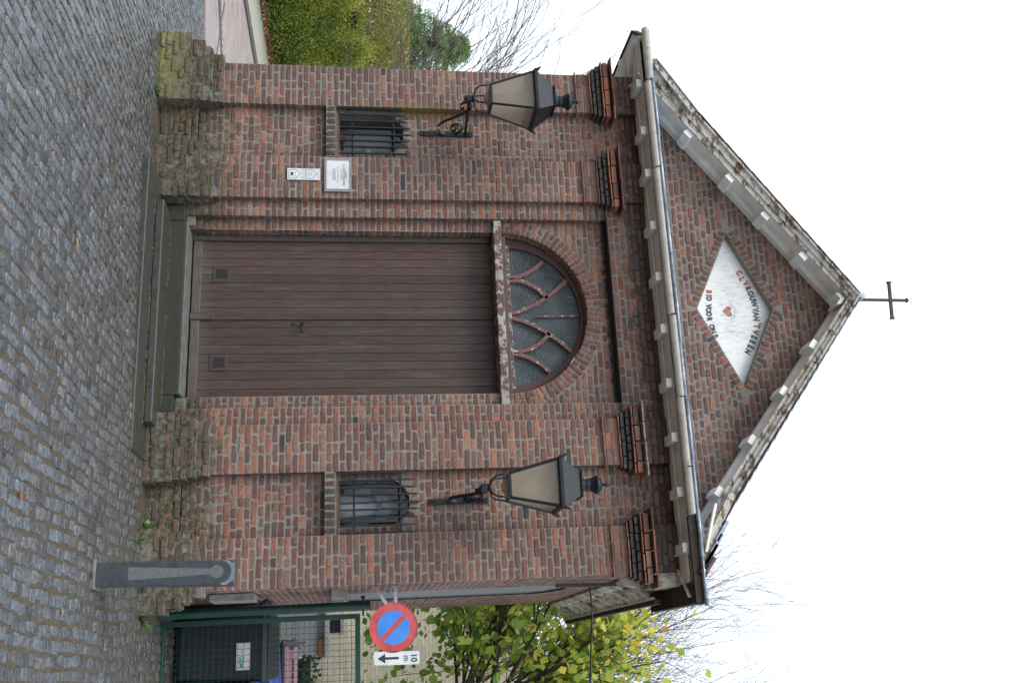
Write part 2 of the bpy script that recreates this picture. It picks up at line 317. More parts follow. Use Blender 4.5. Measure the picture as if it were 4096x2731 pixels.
def creambrick():
    m = mat('cream_brick', rough=0.9); k = NT(m)
    mp = k.n('ShaderNodeMapping'); mp.inputs['Rotation'].default_value = (R(90), 0, 0); k.l(k.pos(), mp.inputs[0])
    cb = k.n('ShaderNodeTexBrick'); cb.inputs['Scale'].default_value = 1.0; cb.inputs['Brick Width'].default_value = 0.21; cb.inputs['Row Height'].default_value = 0.062; cb.inputs['Mortar Size'].default_value = 0.004
    cb.inputs['Color1'].default_value = (0.50, 0.46, 0.36, 1); cb.inputs['Color2'].default_value = (0.60, 0.56, 0.46, 1); cb.inputs['Mortar'].default_value = (0.30, 0.28, 0.22, 1)
    k.l(mp.outputs[0], cb.inputs[0]); k.col(k.mix(k.mr(k.noise(12, 5), 0.4, 0.7, 0, 0.3), cb.outputs['Color'], (0.42, 0.36, 0.24))); return m
M['cream'] = creambrick()
M['garage'] = simple('grey_garage_panel', (0.55, 0.55, 0.56), (0.62, 0.62, 0.63), 0.5, 3, 0, 0.02)
M['concrete'] = simple('weathered_concrete', (0.16, 0.155, 0.14), (0.34, 0.33, 0.30), 0.9, 12)
M['darkpane'] = mat('dark_pane', (0.01, 0.012, 0.014), 0.1)
M['slate'] = simple('slate_roof', (0.03, 0.03, 0.035), (0.07, 0.07, 0.075), 0.6)
M['orange'] = mat('terracotta', (0.45, 0.12, 0.05), 0.8)
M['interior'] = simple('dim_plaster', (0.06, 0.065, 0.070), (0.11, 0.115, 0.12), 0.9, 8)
M['robe_blue'] = simple('painted_robe_blue', (0.16, 0.22, 0.28), (0.30, 0.38, 0.45), 0.5, 18)
M['robe_white'] = simple('painted_robe_white', (0.36, 0.38, 0.42), (0.52, 0.54, 0.58), 0.5, 18)
M['skin'] = simple('painted_skin', (0.55, 0.36, 0.26), (0.62, 0.42, 0.32), 0.5, 10)
M['hair'] = simple('painted_fair_hair', (0.50, 0.36, 0.15), (0.62, 0.46, 0.22), 0.5, 30)
M['cable'] = mat('black_cable', (0.02, 0.022, 0.025), 0.4)
M['grass'] = leaf_mat('weed_leaf', [(0, (0.05, 0.14, 0.02)), (1, (0.16, 0.32, 0.06))], 0.3)
def moss_mat():
    m = mat('moss', rough=0.95); k = NT(m)
    k.col(k.ramp(k.noise(60, 6, 0.7), [(0.3, (0.022, 0.035, 0.006)), (0.7, (0.14, 0.17, 0.03))])); k.bump(k.noise(150, 5, 0.7), 1.0, 0.01); return m
M['moss'] = moss_mat()
def mesh_grey():
    m = mat('leaded_side_glass', (0.12, 0.14, 0.15), 0.35); k = NT(m)
    k.col(k.ramp(k.noise(9, 6, 0.7, stretch=(1, 1, 0.4)), [(0.3, (0.10, 0.12, 0.13)), (0.55, (0.20, 0.225, 0.235)), (0.75, (0.34, 0.36, 0.36))])); return m
M['sideglass'] = mesh_grey()

# ------------------------------------------------------------------ object helpers
def tag(o, label=None, cat=None, group=None, kind=None):
    if label: o['label'] = label
    if cat: o['category'] = cat
    if group: o['group'] = group
    if kind: o['kind'] = kind
    return o
def thing(name, loc, label, cat, group=None):
    o = bpy.data.objects.new(name, None); COL.objects.link(o); o.location = loc; o.empty_display_size = 0.1
    o['loc0'] = list(loc); del o['loc0']
    return tag(o, label, cat, group)
def put(o, parent):
    if parent is not None:
        o.parent = parent; t = parent.location.copy() if parent.parent is None else Vector((0, 0, 0))
        o.matrix_parent_inverse = Matrix.Translation(-t)
    return o
class MB:
    def __init__(s): s.v = []; s.f = []; s.c = []; s.n = 0
    def add(s, verts, faces, col=None):
        s.v.append(np.asarray(verts, float).reshape(-1, 3))
        n = s.n
        for fc in faces: s.f.append([i+n for i in fc]); s.c.append(col)
        s.n += len(verts)
    def box(s, x0, x1, y0, y1, z0, z1, col=None):
        s.add([(x0,y0,z0),(x1,y0,z0),(x1,y1,z0),(x0,y1,z0),(x0,y0,z1),(x1,y0,z1),(x1,y1,z1),(x0,y1,z1)],
              [(0,3,2,1),(4,5,6,7),(0,1,5,4),(1,2,6,5),(2,3,7,6),(3,0,4,7)], col)
    def obox(s, c, u, v, w, col=None):
        c, u, v, w = (np.array(t, float) for t in (c, u, v, w))
        P = [c-u-v-w, c+u-v-w, c+u+v-w, c-u+v-w, c-u-v+w, c+u-v+w, c+u+v+w, c-u+v+w]
        s.add(P, [(0,3,2,1),(4,5,6,7),(0,1,5,4),(1,2,6,5),(2,3,7,6),(3,0,4,7)], col)
    def beam(s, a, b, w, h, up=(0, 0, 1), col=None):
        a, b = Vector(a), Vector(b); d = b-a; L = d.length; d.normalize(); up = Vector(up); sd = d.cross(up).normalized(); up2 = sd.cross(d)
        s.obox((a+b)/2, d*L/2, sd*w/2, up2*h/2, col)
    def tube(s, pts, rad, n=6, col=None, caps=True):
        pts = [Vector(p) for p in pts]; rings = []
        if not hasattr(rad, '__len__'): rad = [rad]*len(pts)
        prev = None; V = []
        for i, p in enumerate(pts):
            d = (pts[min(i+1, len(pts)-1)]-pts[max(i-1, 0)])
            if d.length < 1e-9: d = Vector((0, 0, 1))
            d.normalize()
            if prev is None:
                a = d.cross(Vector((0, 0, 1)))
                if a.length < 1e-3: a = d.cross(Vector((1, 0, 0)))
                a.normalize()
            else:
                a = prev - d*prev.dot(d)
                if a.length < 1e-6: a = d.orthogonal()
                a.normalize()
            prev = a; b = d.cross(a)
            for k in range(n):
                t = 2*math.pi*k/n; V.append(p+(a*math.cos(t)+b*math.sin(t))*rad[i])
        F = []
        for i in range(len(pts)-1):
            for k in range(n):
                q = (k+1) % n; F.append((i*n+k, i*n+q, (i+1)*n+q, (i+1)*n+k))
        if caps and n > 2: F.append(tuple(range(n))[::-1]); F.append(tuple((len(pts)-1)*n+k for k in range(n)))
        s.add([tuple(v) for v in V], F, col)
    def strip(s, pts, w, t, nrm=(1, 0, 0), col=None):
        """flat bar following pts; w along nrm, t thick"""
        pts = [Vector(p) for p in pts]; nrm = Vector(nrm); V = []; F = []
        for i, p in enumerate(pts):
            d = (pts[min(i+1, len(pts)-1)]-pts[max(i-1, 0)]).normalized(); q = d.cross(nrm).normalized()
            for a, b in ((-1,-1),(1,-1),(1,1),(-1,1)): V.append(tuple(p+nrm*a*w/2+q*b*t/2))
        for i in range(len(pts)-1):
            for k in range(4): F.append((i*4+k, i*4+(k+1)%4, (i+1)*4+(k+1)%4, (i+1)*4+k))
        F.append((3,2,1,0)); m = (len(pts)-1)*4; F.append((m,m+1,m+2,m+3)); s.add(V, F, col)
    def lathe(s, c, prof, n=12, col=None):
        V = []; F = []
        for (r, z) in prof:
            for k in range(n): t = 2*math.pi*k/n; V.append((c[0]+r*math.cos(t), c[1]+r*math.sin(t), c[2]+z))
        for i in range(len(prof)-1):
            for k in range(n): q = (k+1)%n; F.append((i*n+k, i*n+q, (i+1)*n+q, (i+1)*n+k))
        F.append(tuple(range(n))[::-1]); F.append(tuple((len(prof)-1)*n+k for k in range(n))); s.add(V, F, col)
    def prism(s, poly, o, u, v, w, col=None):
        """poly (a,b) in plane o+a*u+b*v, extruded by vector w"""
        o, u, v, w = (np.array(t, float) for t in (o, u, v, w)); n = len(poly)
        P = [o+u*a+v*b for a, b in poly]; P2 = [p+w for p in P]
        F = [tuple(range(n)), tuple(range(2*n-1, n-1, -1))]
        for i in range(n): j = (i+1)%n; F.append((i, i+n, j+n, j))
        s.add(P+P2, F, col)
    def mesh(s, name, m=None, smooth=False):
        me = bpy.data.meshes.new(name)
        V = np.concatenate(s.v) if s.v else np.zeros((0, 3))
        me.from_pydata(V.tolist(), [], s.f)
        if any(c is not None for c in s.c):
            at = me.attributes.new('bcol', 'FLOAT_COLOR', 'FACE')
            arr = np.ones((len(s.f), 4), 'f')
            for i, c in enumerate(s.c):
                if c is not None: arr[i, :3] = c if hasattr(c, '__len__') else (c, c, c)
            at.data.foreach_set('color', arr.ravel())
        if m: me.materials.append(m)
        if smooth: me.polygons.foreach_set('use_smooth', [True]*len(me.polygons))
        me.update(); return me
    def build(s, name, m, parent=None, smooth=False, bevel=0):
        me = s.mesh(name, m, smooth); o = bpy.data.objects.new(name, me); COL.objects.link(o)
        bm = bmesh.new(); bm.from_mesh(me)
        if len(me.polygons) < 6000 and not smooth: bmesh.ops.recalc_face_normals(bm, faces=bm.faces); bm.to_mesh(me)
        bm.free()
        if bevel:
            b = o.modifiers.new('bevel', 'BEVEL'); b.width = bevel; b.segments = 2; b.limit_method = 'ANGLE'
        return put(o, parent)
def bx(name, m, parent, *d, bevel=0.0):
    b = MB(); b.box(*d); return b.build(name, m, parent, bevel=bevel)
def text(s, size, m, parent, loc, rot=(R(90), 0, 0), name='lettering', ext=0.0006, align='CENTER', sx=1.0, bold=0.0):
    cu = bpy.data.curves.new('t', 'FONT'); cu.body = s; cu.size = size; cu.extrude = ext; cu.align_x = align; cu.align_y = 'CENTER'; cu.offset = bold; cu.resolution_u = 3
    to = bpy.data.objects.new('t', cu); COL.objects.link(to)
    dg = bpy.context.evaluated_depsgraph_get(); me = bpy.data.meshes.new_from_object(to.evaluated_get(dg))
    bpy.data.objects.remove(to); bpy.data.curves.remove(cu)
    mtx = Matrix.Translation(loc) @ Matrix.Rotation(rot[2], 4, 'Z') @ Matrix.Rotation(rot[1], 4, 'Y') @ Matrix.Rotation(rot[0], 4, 'X') @ Matrix.Diagonal((sx, 1, 1, 1))
    me.transform(mtx); me.materials.clear(); me.materials.append(m)
    o = bpy.data.objects.new(name, me); COL.objects.link(o); return put(o, parent)
def copy_tree(o, delta, label=None, parent=None):
    c = o.copy(); COL.objects.link(c)
    if parent is None: c.location = o.location+Vector(delta)
    else: c.parent = parent; c.matrix_parent_inverse = o.matrix_parent_inverse.copy()
    if label: c['label'] = label
    for ch in o.children: copy_tree(ch, delta, None, c)
    return c

# ================================================================== GROUND
GA, GB = 0.07, 0.02
def gz(x): return GA + GB*x
def gz2(x, y):
    return GA + GB*max(-14.0, min(14.0, x))
gb = MB()
gb.add([(-14, -60, gz(-14)), (14, -60, gz(14)), (14, 90, gz(14)), (-14, 90, gz(-14)), (-400, -300, gz(-14)), (-400, 600, gz(-14)), (400, -300, gz(14)), (400, 600, gz(14)),
        (-14, -300, gz(-14)), (14, -300, gz(14)), (-14, 600, gz(-14)), (14, 600, gz(14))],
       [(0,1,2,3), (4,8,10,5), (9,6,7,11), (8,9,1,0), (3,2,11,10)])
for i in range(len(gb.v)): gb.v[i][:, 2] -= 0.0062
ground = gb.build('ground', M['joint']); tag(ground, kind='structure')

# ================================================================== SETTS (granite paving)
def sett_variant(rg):
    """unit sett: u along length, v across, top domed"""
    P = []; a = 0.5
    for (x, y) in ((-a+.10,-a),(0,-a),(a-.10,-a),(a,-a+.14),(a,a-.14),(a-.10,a),(0,a),(-a+.10,a),(-a,a-.14),(-a,-a+.14)):
        P.append((x*(1+rg.uniform(-.06,.06)), y*(1+rg.uniform(-.09,.09))))
    n = len(P); V = [(x, y, -1.0) for x, y in P]+[(x*.98, y*.97, -.28) for x, y in P]+[(x*.93+rg.uniform(-.015,.015), y*.90, 0+rg.uniform(-.14,.14)) for x, y in P]+[(rg.uniform(-.1,.1), rg.uniform(-.1,.1), .14)]
    F = []
    for r in range(2):
        for i in range(n): j = (i+1)%n; F.append((r*n+i, r*n+j, (r+1)*n+j, (r+1)*n+i))
    for i in range(n): F.append((2*n+i, 2*n+(i+1)%n, 3*n))
    return np.array(V), F
rs = random.Random(11)
SV = [sett_variant(rs) for _ in range(22)]
SMESH = []
for V, F in SV:
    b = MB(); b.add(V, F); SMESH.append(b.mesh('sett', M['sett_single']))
def sett_col(x, y):
    t = rs.random(); g = rs.uniform(0.080, 0.165)
    c = [g*0.90, g*1.0, g*1.10]
    if t < 0.06: c = [g*1.0, g*0.94, g*0.95]
    elif t < 0.2: c = [g*.7, g*.72, g*.76]
    return c
f_ = 4056.7
def campx(P):
    v = Vector(P)-CAMP; z = v.dot(_d)
    if z < 0.3: return None
    return (2048+f_*v.dot(_u)/z, 1365.5+f_*v.dot(_r)/z, z)
setts = []
def in_building(x, y):
    if -1.15 < x < 1.24 and y > -0.62: return True
    if -2.60 < x < 2.40 and y > -0.20: return True
    return False
E1 = (Vector((-4.395, 2.342)), Vector((0.99, 0.135)))       # far edge of the cobbles
row_w = 0.078
nx = int((3.9+8.4)/row_w)
for i in range(nx):
    xr = -8.4+i*row_w
    y = -4.6-rs.random()*0.2
    while y < 3.6:
        L = rs.uniform(0.078, 0.110) if rs.random() < .9 else rs.uniform(.05,.15)
        yc = y+L/2; y += L+rs.uniform(.004,.014)
        xc = xr + 0.03*math.sin(yc*1.1+i*0.07) + rs.uniform(-.010,.010) + 0.03*mnoise.noise((xr, yc*0.8, 0))*2
        if in_building(xc, yc): continue
        if yc > 2.36 + (xc+4.395)*0.10 and xc < -2.4: continue
        if xc > 2.3 and yc > 2.6: continue
        pr = campx((xc, yc, gz(xc)))
        if pr is None or pr[0] < -260 or pr[1] < -1500 or pr[1] > 3100: continue
        setts.append((pr[2], xc, yc, L, row_w-0.0125+rs.uniform(-.016,.006), rs.randrange(len(SV)), rs.uniform(-.05,.05), rs.uniform(-.003,.003), rs.uniform(-.025,.025), rs.uniform(-.025,.025)))
setts.sort()
road = thing('cobbled_street', (0, 0, 0), None, None); tag(road, kind='structure')
def sett_mtx(s):
    _, xc, yc, L, W, vi, rz, dz, rx, ry = s
    m = Matrix.Translation((xc, yc, gz(xc)+dz)) @ Matrix.Rotation(math.pi/2+rz, 4, 'Z') @ Matrix.Rotation(rx, 4, 'X') @ Matrix.Rotation(ry, 4, 'Y') @ Matrix.Diagonal((L, W, 0.011, 1))
    return m
vis = [s for s in setts if (lambda p: 0 < p[0] < 4096 and 0 < p[1] < 2731)(campx((s[1], s[2], gz(s[1]))))]
near = set(id(s) for s in vis[:300])
sb = MB()
for s in setts:
    m = sett_mtx(s); c = sett_col(s[1], s[2])
    if id(s) in near:
        o = bpy.data.objects.new('sett', SMESH[s[5]]); COL.objects.link(o); o.matrix_world = m; o.color = (*c, 1); o.parent = road
    else:
        V, F = SV[s[5]]; A = np.array(m); sb.add(V@A[:3,:3].T+A[:3,3], F, c)
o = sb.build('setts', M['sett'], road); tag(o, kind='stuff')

# left side: pink footpath, drain, kerb, beige strip
def sheet(name, pts, m, dz, kind='structure', th=0.0):
    b = MB(); P = [(x, y, gz(x)+dz) for x, y in pts]
    if th:
        b.add(P+[(x, y, z-th) for x, y, z in P], [tuple(range(len(P)))]+[(i, (i+1)%len(P), (i+1)%len(P)+len(P), i+len(P)) for i in range(len(P))])
    else: b.add(P, [tuple(range(len(P)))])
    o = b.build(name, m); tag(o, kind=kind); return o
sheet('footpath', [(-9.0, 1.90), (-2.45, 2.54), (-2.45, 60), (-7.62, 60), (-7.62, 6.0), (-8.1, 1.95)], M['pink'], 0.012, th=0.05)
sheet('path_joint', [(-5.9, 3.96), (-4.5, 3.22), (-4.5, 3.26), (-5.9, 4.02)], M['kerb'], 0.016)
sheet('kerb', [(-7.60, -20), (-7.60, 60), (-7.80, 60), (-7.80, -20)], M['kerb'], 0.040, th=0.1)
sheet('pavement', [(-7.81, -20), (-7.81, 60), (-9.35, 60), (-9.35, -20)], M['beige'], 0.055, th=0.1)
sheet('flower_bed', [(-9.36, -20), (-9.36, 60), (-13, 60), (-13, -20)], M['soil'], 0.04, th=0.1)
dr = thing('drain_grate', (-5.0, 3.6, gz(-5)), 'narrow dark slotted drain grate set in the pink path', 'drain grate')
d = MB(); d.prism([(0,0),(1.15,0.62),(1.22,0.44),(0.10,-0.14)], (-5.75, 3.42, gz(-5.3)+0.014), (1,0,0), (0,1,0), (0,0,0.006)); d.build('grate_frame', M['kerb'], dr)
for i in range(14):
    t = i/13; d = MB(); d.beam((-5.70+1.0*t, 3.40+0.50*t, gz(-5.2)+0.024), (-5.70+1.0*t+0.02, 3.50+0.50*t, gz(-5.2)+0.024), 0.02, 0.008); d.build('slot_bar', M['galv'], dr)

# ================================================================== CHAPEL
CH = thing('brick_chapel', (0, 0, 0), 'small red brick chapel with triangular gable and double brown plank door', 'chapel')
PZ = 0.0530
rb = random.Random(3)
def brick_variant(rg, asp):
    h = 0.5; a = asp/2; r = rg.uniform(0.10, 0.20)
    P = [(-a+r,-h),(0,-h),(a-r,-h),(a,-h+r),(a,h-r),(a-r,h),(0,h),(-a+r,h),(-a,h-r),(-a,-h+r)]
    j = 0.075
    P = [(x+rg.uniform(-j,j), y+rg.uniform(-j,j)) for x, y in P]; n = len(P)
    ins = 0.10
    V = [(x/asp, y, -1.0) for x, y in P]+[((x-ins*np.sign(x)*(abs(x)>.01))/asp, y-ins*np.sign(y), rg.uniform(-.10,.10)) for x, y in P]+[(0, 0, rg.uniform(0,.2))]
    F = []
    for i in range(n): q = (i+1)%n; F.append((i, q, n+q, n+i))
    for i in range(n): F.append((n+i, n+(i+1)%n, 2*n))
    return np.array(V), F
BVH = [brick_variant(rb, 1.75) for _ in range(16)]; BVS = [brick_variant(rb, 3.4) for _ in range(20)]
def vmesh(V, F):
    b = MB(); b.add(V, F); return b.mesh('brick', M['brick_single'])
BMH = [vmesh(*v) for v in BVH]; BMS = [vmesh(*v) for v in BVS]
PAL = {'maroon': (0.125,0.050,0.038), 'purple': (0.112,0.056,0.048), 'red': (0.195,0.068,0.044), 'orange': (0.275,0.098,0.054), 'dusty': (0.180,0.092,0.070), 'char': (0.038,0.034,0.034), 'tan': (0.24,0.125,0.08)}
W_ = {'mid': [('maroon',30),('purple',20),('red',28),('orange',8),('dusty',16),('char',1.6)],
      'warm': [('maroon',18),('purple',12),('red',34),('orange',17),('dusty',18),('char',.6),('tan',2)],
      'dark': [('maroon',36),('purple',32),('red',14),('orange',4),('dusty',14),('char',3)],
      'cap': [('red',30),('orange',55),('maroon',15)]}
def bcol(zone):
    w = W_[zone]; k = rb.choices([a for a, _ in w], [b for _, b in w])[0]; c = PAL[k]; s = rb.uniform(0.95, 1.36)
    h = rb.uniform(-.06, .06)
    g_ = sum(c)/3*s*.10
    return (c[0]*s*(1+h)*.90+g_, c[1]*s*.95+g_, c[2]*s*(1-h)*.95+g_)
BR = []     # (centre, u, v, n, w, h, depth, colour)
def brick(c, u, v, n, w, h, zone, dep=0.010, jit=1.0):
    t = rb.uniform(-.012,.012)*jit; u = Vector(u); v = Vector(v); n = Vector(n)
    u2 = u*math.cos(t)+v*math.sin(t); v2 = v*math.cos(t)-u*math.sin(t)
    n2 = (n+u*rb.uniform(-.03,.03)*jit+v*rb.uniform(-.03,.03)*jit)
    c = Vector(c)+n*rb.uniform(-.0025,.003)*jit
    BR.append((c, u2, v2, n2, w, h, dep, bcol(zone)))
def fill(o, u, v, n, a0, a1, zc, hh, seq, zone, joint=0.0125, jit=1.0):
    """a course from a0 to a1 along u at height zc"""
    L = a1-a0
    if L < 0.03: return
    tot = 0; ws = []; i = 0
    while True:
        w = seq[i % len(seq)]*rb.uniform(.93, 1.07); i += 1
        if tot+w+joint > L+0.5*w and ws: break
        ws.append(w); tot += w+joint
        if tot >= L-0.02: break
    tot = sum(ws)+joint*(len(ws)-1); s = (L-joint*(len(ws)-1))/sum(ws)
    x = a0
    for w in ws:
        w2 = w*s; cc = Vector(o)+Vector(u)*(x+w2/2)+Vector(v)*(zc+rb.uniform(-.0015,.0015)*jit)
        if not (jit > 4 and rb.random() < .09): brick(cc, u, v, n, w2, hh*rb.uniform(.93,1.05), zone, jit=jit)
        x += w2+joint
Hd, St = 0.071, 0.150
def pseq(k):
    return [[Hd,St,St],[St,St,Hd]][k%2] if rb.random() < .85 else [St, Hd, St]
def bseq(k):
    if k%2 == 0: return [St*rb.uniform(.9,1.05) if rb.random()<.7 else Hd for _ in range(12)]
    return [Hd if rb.random()<.86 else St*.9 for _ in range(12)]
UX, UZ = (1,0,0), (0,0,1); NF = (0,-1,0); NR = (1,0,0); NL = (-1,0,0)
PIL = [(-2.400,-2.000), (-1.490,-1.090), (0.915,1.307), (1.812,2.200)]
YB, Y1, Y2, YD = 0.080, 0.070, 0.150, 0.300
AXc, AZc, ARi, ARo = -0.100, 2.985, 0.745, 0.880
DL, DR = -0.848, 0.642; YU = 0.035
WINS = [(-1.975, -1.560), (1.365, 1.745)]
WZ0, WZS = 1.555, 1.935
def plinth_off(z):
    return 0.165 if z < .27 else 0.125 if z < .38 else 0.085 if z < .455 else 0.045 if z < .535 else 0.0
mo = MB()
def strips(xa, xb, Y, z0, z1, off=0.0042):
    mo.add([(xa, Y+off, z0), (xb, Y+off, z0), (xb, Y+off, z1), (xa, Y+off, z1)], [(0,1,2,3)])
def bay_segments(w, z, a, b):
    x0, x1 = w; cx = (x0+x1)/2; r = (x1-x0)/2
    if WZ0-0.105 < z < WZS: return [(a, x0), (x1, b)] if z > WZ0 else [(a, b)]
    if WZS <= z < WZS+r:
        h = math.sqrt(max(0, r*r-(z-WZS)**2)); return [(a, cx-h), (cx+h, b)]
    return [(a, b)]
def rec2_segments(z):
    a, b = -0.945, 0.757
    if z < 2.915: return [(a, DL), (DR, b)]
    if z < AZc: return [(a, AXc-ARi), (AXc+ARi, b)]
    if z < AZc+ARo:
        h = math.sqrt(ARo**2-(z-AZc)**2); S = []
        if AXc-h > a: S.append((a, AXc-h))
        if AXc+h < b: S.append((AXc+h, b))
        return S
    return [(a, b)]
NC = int(4.33/PZ)
for k in range(NC+1):
    z = 0.03+PZ*k
    if z > 4.325: break
    zc = z+PZ/2; hh = PZ-0.0118
    rough = 1.0
    zone = 'mid' if zc < 3.7 else 'warm'
    lowwarm = 'warm' if zc < 0.95 else 'mid'
    # pilasters
    for pi, (a, b) in enumerate(PIL):
        off = plinth_off(zc); Y = -off
        sa = off*(1.15 if pi == 0 else 0.45); sb_ = off*(1.0 if pi == 3 else 0.45)
        jit = 4.2 if off > 0 else 1.0
        if off > 0 and z < gz(a)-0.01-PZ: continue
        cap = 3.735 < zc < 4.10
        if cap: continue
        zz = lowwarm if pi != 0 else ('dark' if zc < 2.4 else 'mid')
        if zc > 3.6: zz = 'warm'
        if off > 0: zz = 'dark'
        fill((0, Y, 0), UX, UZ, NF, a-sa, b+sb_, zc, hh, pseq(k), zz, jit=jit)
        strips(a-sa, b+sb_, Y, z, z+PZ)
        # returns
        fill((b+sb_, 0, 0), (0,1,0), UZ, NR, Y+0.004, 0.085, zc, hh, [0.08] if off == 0 else [0.08,0.15], zz, jit=jit)
        fill((a-sa, 0, 0), (0,-1,0), UZ, NL, -0.085, -Y-0.004, zc, hh, [0.08], zz, jit=jit)
        if off > 0:      # tread of the stepped plinth
            nxt = plinth_off(zc+PZ)
            if nxt < off:
                mo.add([(a-sa, Y, z+PZ), (b+sb_, Y, z+PZ), (b+sb_, 0.1, z+PZ), (a-sa, 0.1, z+PZ)], [(0,1,2,3)])
    # bays
    for bi, (a, b) in enumerate(((PIL[0][1], PIL[1][0]), (PIL[2][1], PIL[3][0]))):
        Y = YB if zc > 0.36 else YB-0.075*min(1, (0.40-zc)/0.12)
        if 1.452 < zc < 1.535: strips(a, b, Y, z, z+PZ); continue
        segs = bay_segments(WINS[bi], zc, a, b)
        if WZS-0.02 < zc < WZS+0.255:                           # little rough arch of wedge bricks replaces the coursing
            cx = sum(WINS[bi])/2; r2 = (WINS[bi][1]-WINS[bi][0])/2+0.075; dz_ = zc-WZS
            if dz_ < r2:
                h = math.sqrt(r2*r2-max(0,dz_)**2); segs = [(a, cx-h), (cx+h, b)]
        for s in segs: fill((0, Y, 0), UX, UZ, NF, s[0]+.003, s[1]-.003, zc, hh, bseq(k), 'warm' if zc < 1.0 or zc > 3.7 else 'mid', jit=1.5 if zc > .36 else 2.6)
        for q in range(4):
            zq = z+PZ*(q+.5)/4
            for s in bay_segments(WINS[bi], zq, a, b): strips(s[0], s[1], Y, z+PZ*q/4, z+PZ*(q+1)/4)
    # recess 1 strips either side of the door panel and the wall over it
    if zc < 3.95:
        for a, b in ((PIL[1][1], -0.945), (0.757, PIL[2][0])):
            fill((0, Y1, 0), UX, UZ, NF, a+.002, b, zc, hh, [[St],[Hd,Hd]][k%2], lowwarm); strips(a, b, Y1, z, z+PZ)
        fill((-0.945, 0, 0), (0,1,0), UZ, NR, Y1+.004, Y2, zc, hh, [0.075], zone)
        fill((0.757, 0, 0), (0,-1,0), UZ, NL, -Y2, -Y1-.004, zc, hh, [0.075], zone)
        for s in rec2_segments(zc): 
            if not (2.905 < zc < 3.0): fill((0, Y2, 0), UX, UZ, NF, s[0]+.003, s[1]-.003, zc, hh, [[0.095],[0.045,0.05]][k%2] if zc < 2.95 else bseq(k), 'warm' if zc < .9 or zc > 2.9 else 'mid')
        for q in range(4):
            zq = z+PZ*(q+.5)/4
            for s in rec2_segments(zq): strips(s[0], s[1], Y2, z+PZ*q/4, z+PZ*(q+1)/4)
        if zc < 2.92 and z > 0.28:
            fill((DL, 0, 0), (0,1,0), UZ, NR, Y2+.004, 0.285, zc, hh, [[Hd,Hd],[0.135]][k%2], 'warm' if zc < 1 else 'mid')
            fill((DR, 0, 0), (0,-1,0), UZ, NL, -0.285, -Y2-.004, zc, hh, [[Hd,Hd],[0.135]][k%2], 'warm')
    else:
        fill((0, YU, 0), UX, UZ, NF, PIL[1][1], PIL[2][0], zc, hh, bseq(k), 'warm'); strips(PIL[1][1], PIL[2][0], YU, z, z+PZ)
    # side wall (right)
    yw = 3.72; Xs = 2.2
    segs = [(0.10, yw)]
    if 1.60 < zc < 3.30: segs = [(0.10, 0.93), (2.10, yw)]
    elif 3.30 <= zc < 3.62:
        h = 0.585*math.sqrt(max(0, 1-((zc-3.30)/0.33)**2)); segs = [(0.10, 1.52-h), (1.52+h, yw)]
    if zc < 3.95:
        for s in segs:
            n0 = len(BR); fill((Xs, 0, 0), (0,1,0), UZ, NR, s[0], s[1], zc, hh, bseq(k), 'warm', jit=.3)
            for q in range(n0, len(BR)): BR[q] = BR[q][:6]+(.004,)+BR[q][7:]
            mo.add([(Xs-.0022, s[0]-.05, z), (Xs-.0022, s[1], z), (Xs-.0022, s[1], z+PZ), (Xs-.0022, s[0]-.05, z+PZ)], [(0,1,2,3)])
# window sills of bricks on edge
for bi, (a, b) in enumerate(((PIL[0][1], PIL[1][0]), (PIL[2][1], PIL[3][0]))):
    n = 8; w = (b-a-0.01)/n
    for i in range(n):
        brick((a+.005+w*(i+.5), -0.004, 1.495), UZ, UX, NF, 0.078, w-.008, 'dark', dep=0.02, jit=1.6)
        BR[-1] = BR[-1][:7]+((rb.choice([(0.045,0.035,0.030),(0.075,0.045,0.038),(0.06,0.05,0.042)])),)
    mo.box(a+.002, b-.002, 0.001, YB+.03, 1.453, 1.535)
    # voussoirs
    cx = sum(WINS[bi])/2; r = (WINS[bi][1]-WINS[bi][0])/2; nv = 15
    for i in range(nv):
        t = R(-6)+(math.pi+R(12))*(i+.5)/nv
        d_ = Vector((math.cos(t), 0, math.sin(t)))
        dd = d_*(r+0.037+rb.uniform(-.012,.006))
        if cx+dd.x < a+.02 or cx+dd.x > b-.02: continue
        tt = Vector((-math.sin(t), 0, math.cos(t)))
        brick(Vector((cx, YB-.002, WZS))+dd, d_, tt, NF, 0.07*rb.uniform(.8,1.05), 0.034*rb.uniform(.75,1.1), 'warm', dep=0.012, jit=6)
        # soffit of the arch
        brick(Vector((cx, YB+.055, WZS))+d_*(r+.004), (0,1,0), tt, -d_, 0.08, 0.035, 'mid', jit=2)
# big arch over the door: radial bricks, two headers or one stretcher
nv = 50
for i in range(nv):
    t = math.pi*(i+.5)/nv; d_ = Vector((math.cos(t), 0, math.sin(t))); tt = Vector((-math.sin(t), 0, math.cos(t)))
    c0 = Vector((AXc, Y2-.006, AZc)); hh = math.pi*(ARi+0.06)/nv-0.010
    def okx(rr): x = AXc+d_.x*rr; return -0.945 < x < 0.757
    if i%2:
        if okx(ARi+.10): brick(c0+d_*(ARi+0.068), d_, tt, NF, 0.128, hh, 'warm', dep=0.014)
        elif okx(ARi+.05): brick(c0+d_*(ARi+0.036), d_, tt, NF, 0.062, hh, 'warm', dep=0.014)
    else:
        if okx(ARi+.05): brick(c0+d_*(ARi+0.033), d_, tt, NF, 0.058, hh, 'warm', dep=0.014)
        if okx(ARi+.11): brick(c0+d_*(ARi+0.102), d_, tt, NF, 0.058, hh, 'warm', dep=0.014)
    brick(Vector((AXc, Y2+.040, AZc))+d_*ARi, (0,1,0), tt, -d_, 0.075, hh, 'mid')
    brick(Vector((AXc, Y2+.120, AZc))+d_*ARi, (0,1,0), tt, -d_, 0.070, hh, 'mid')
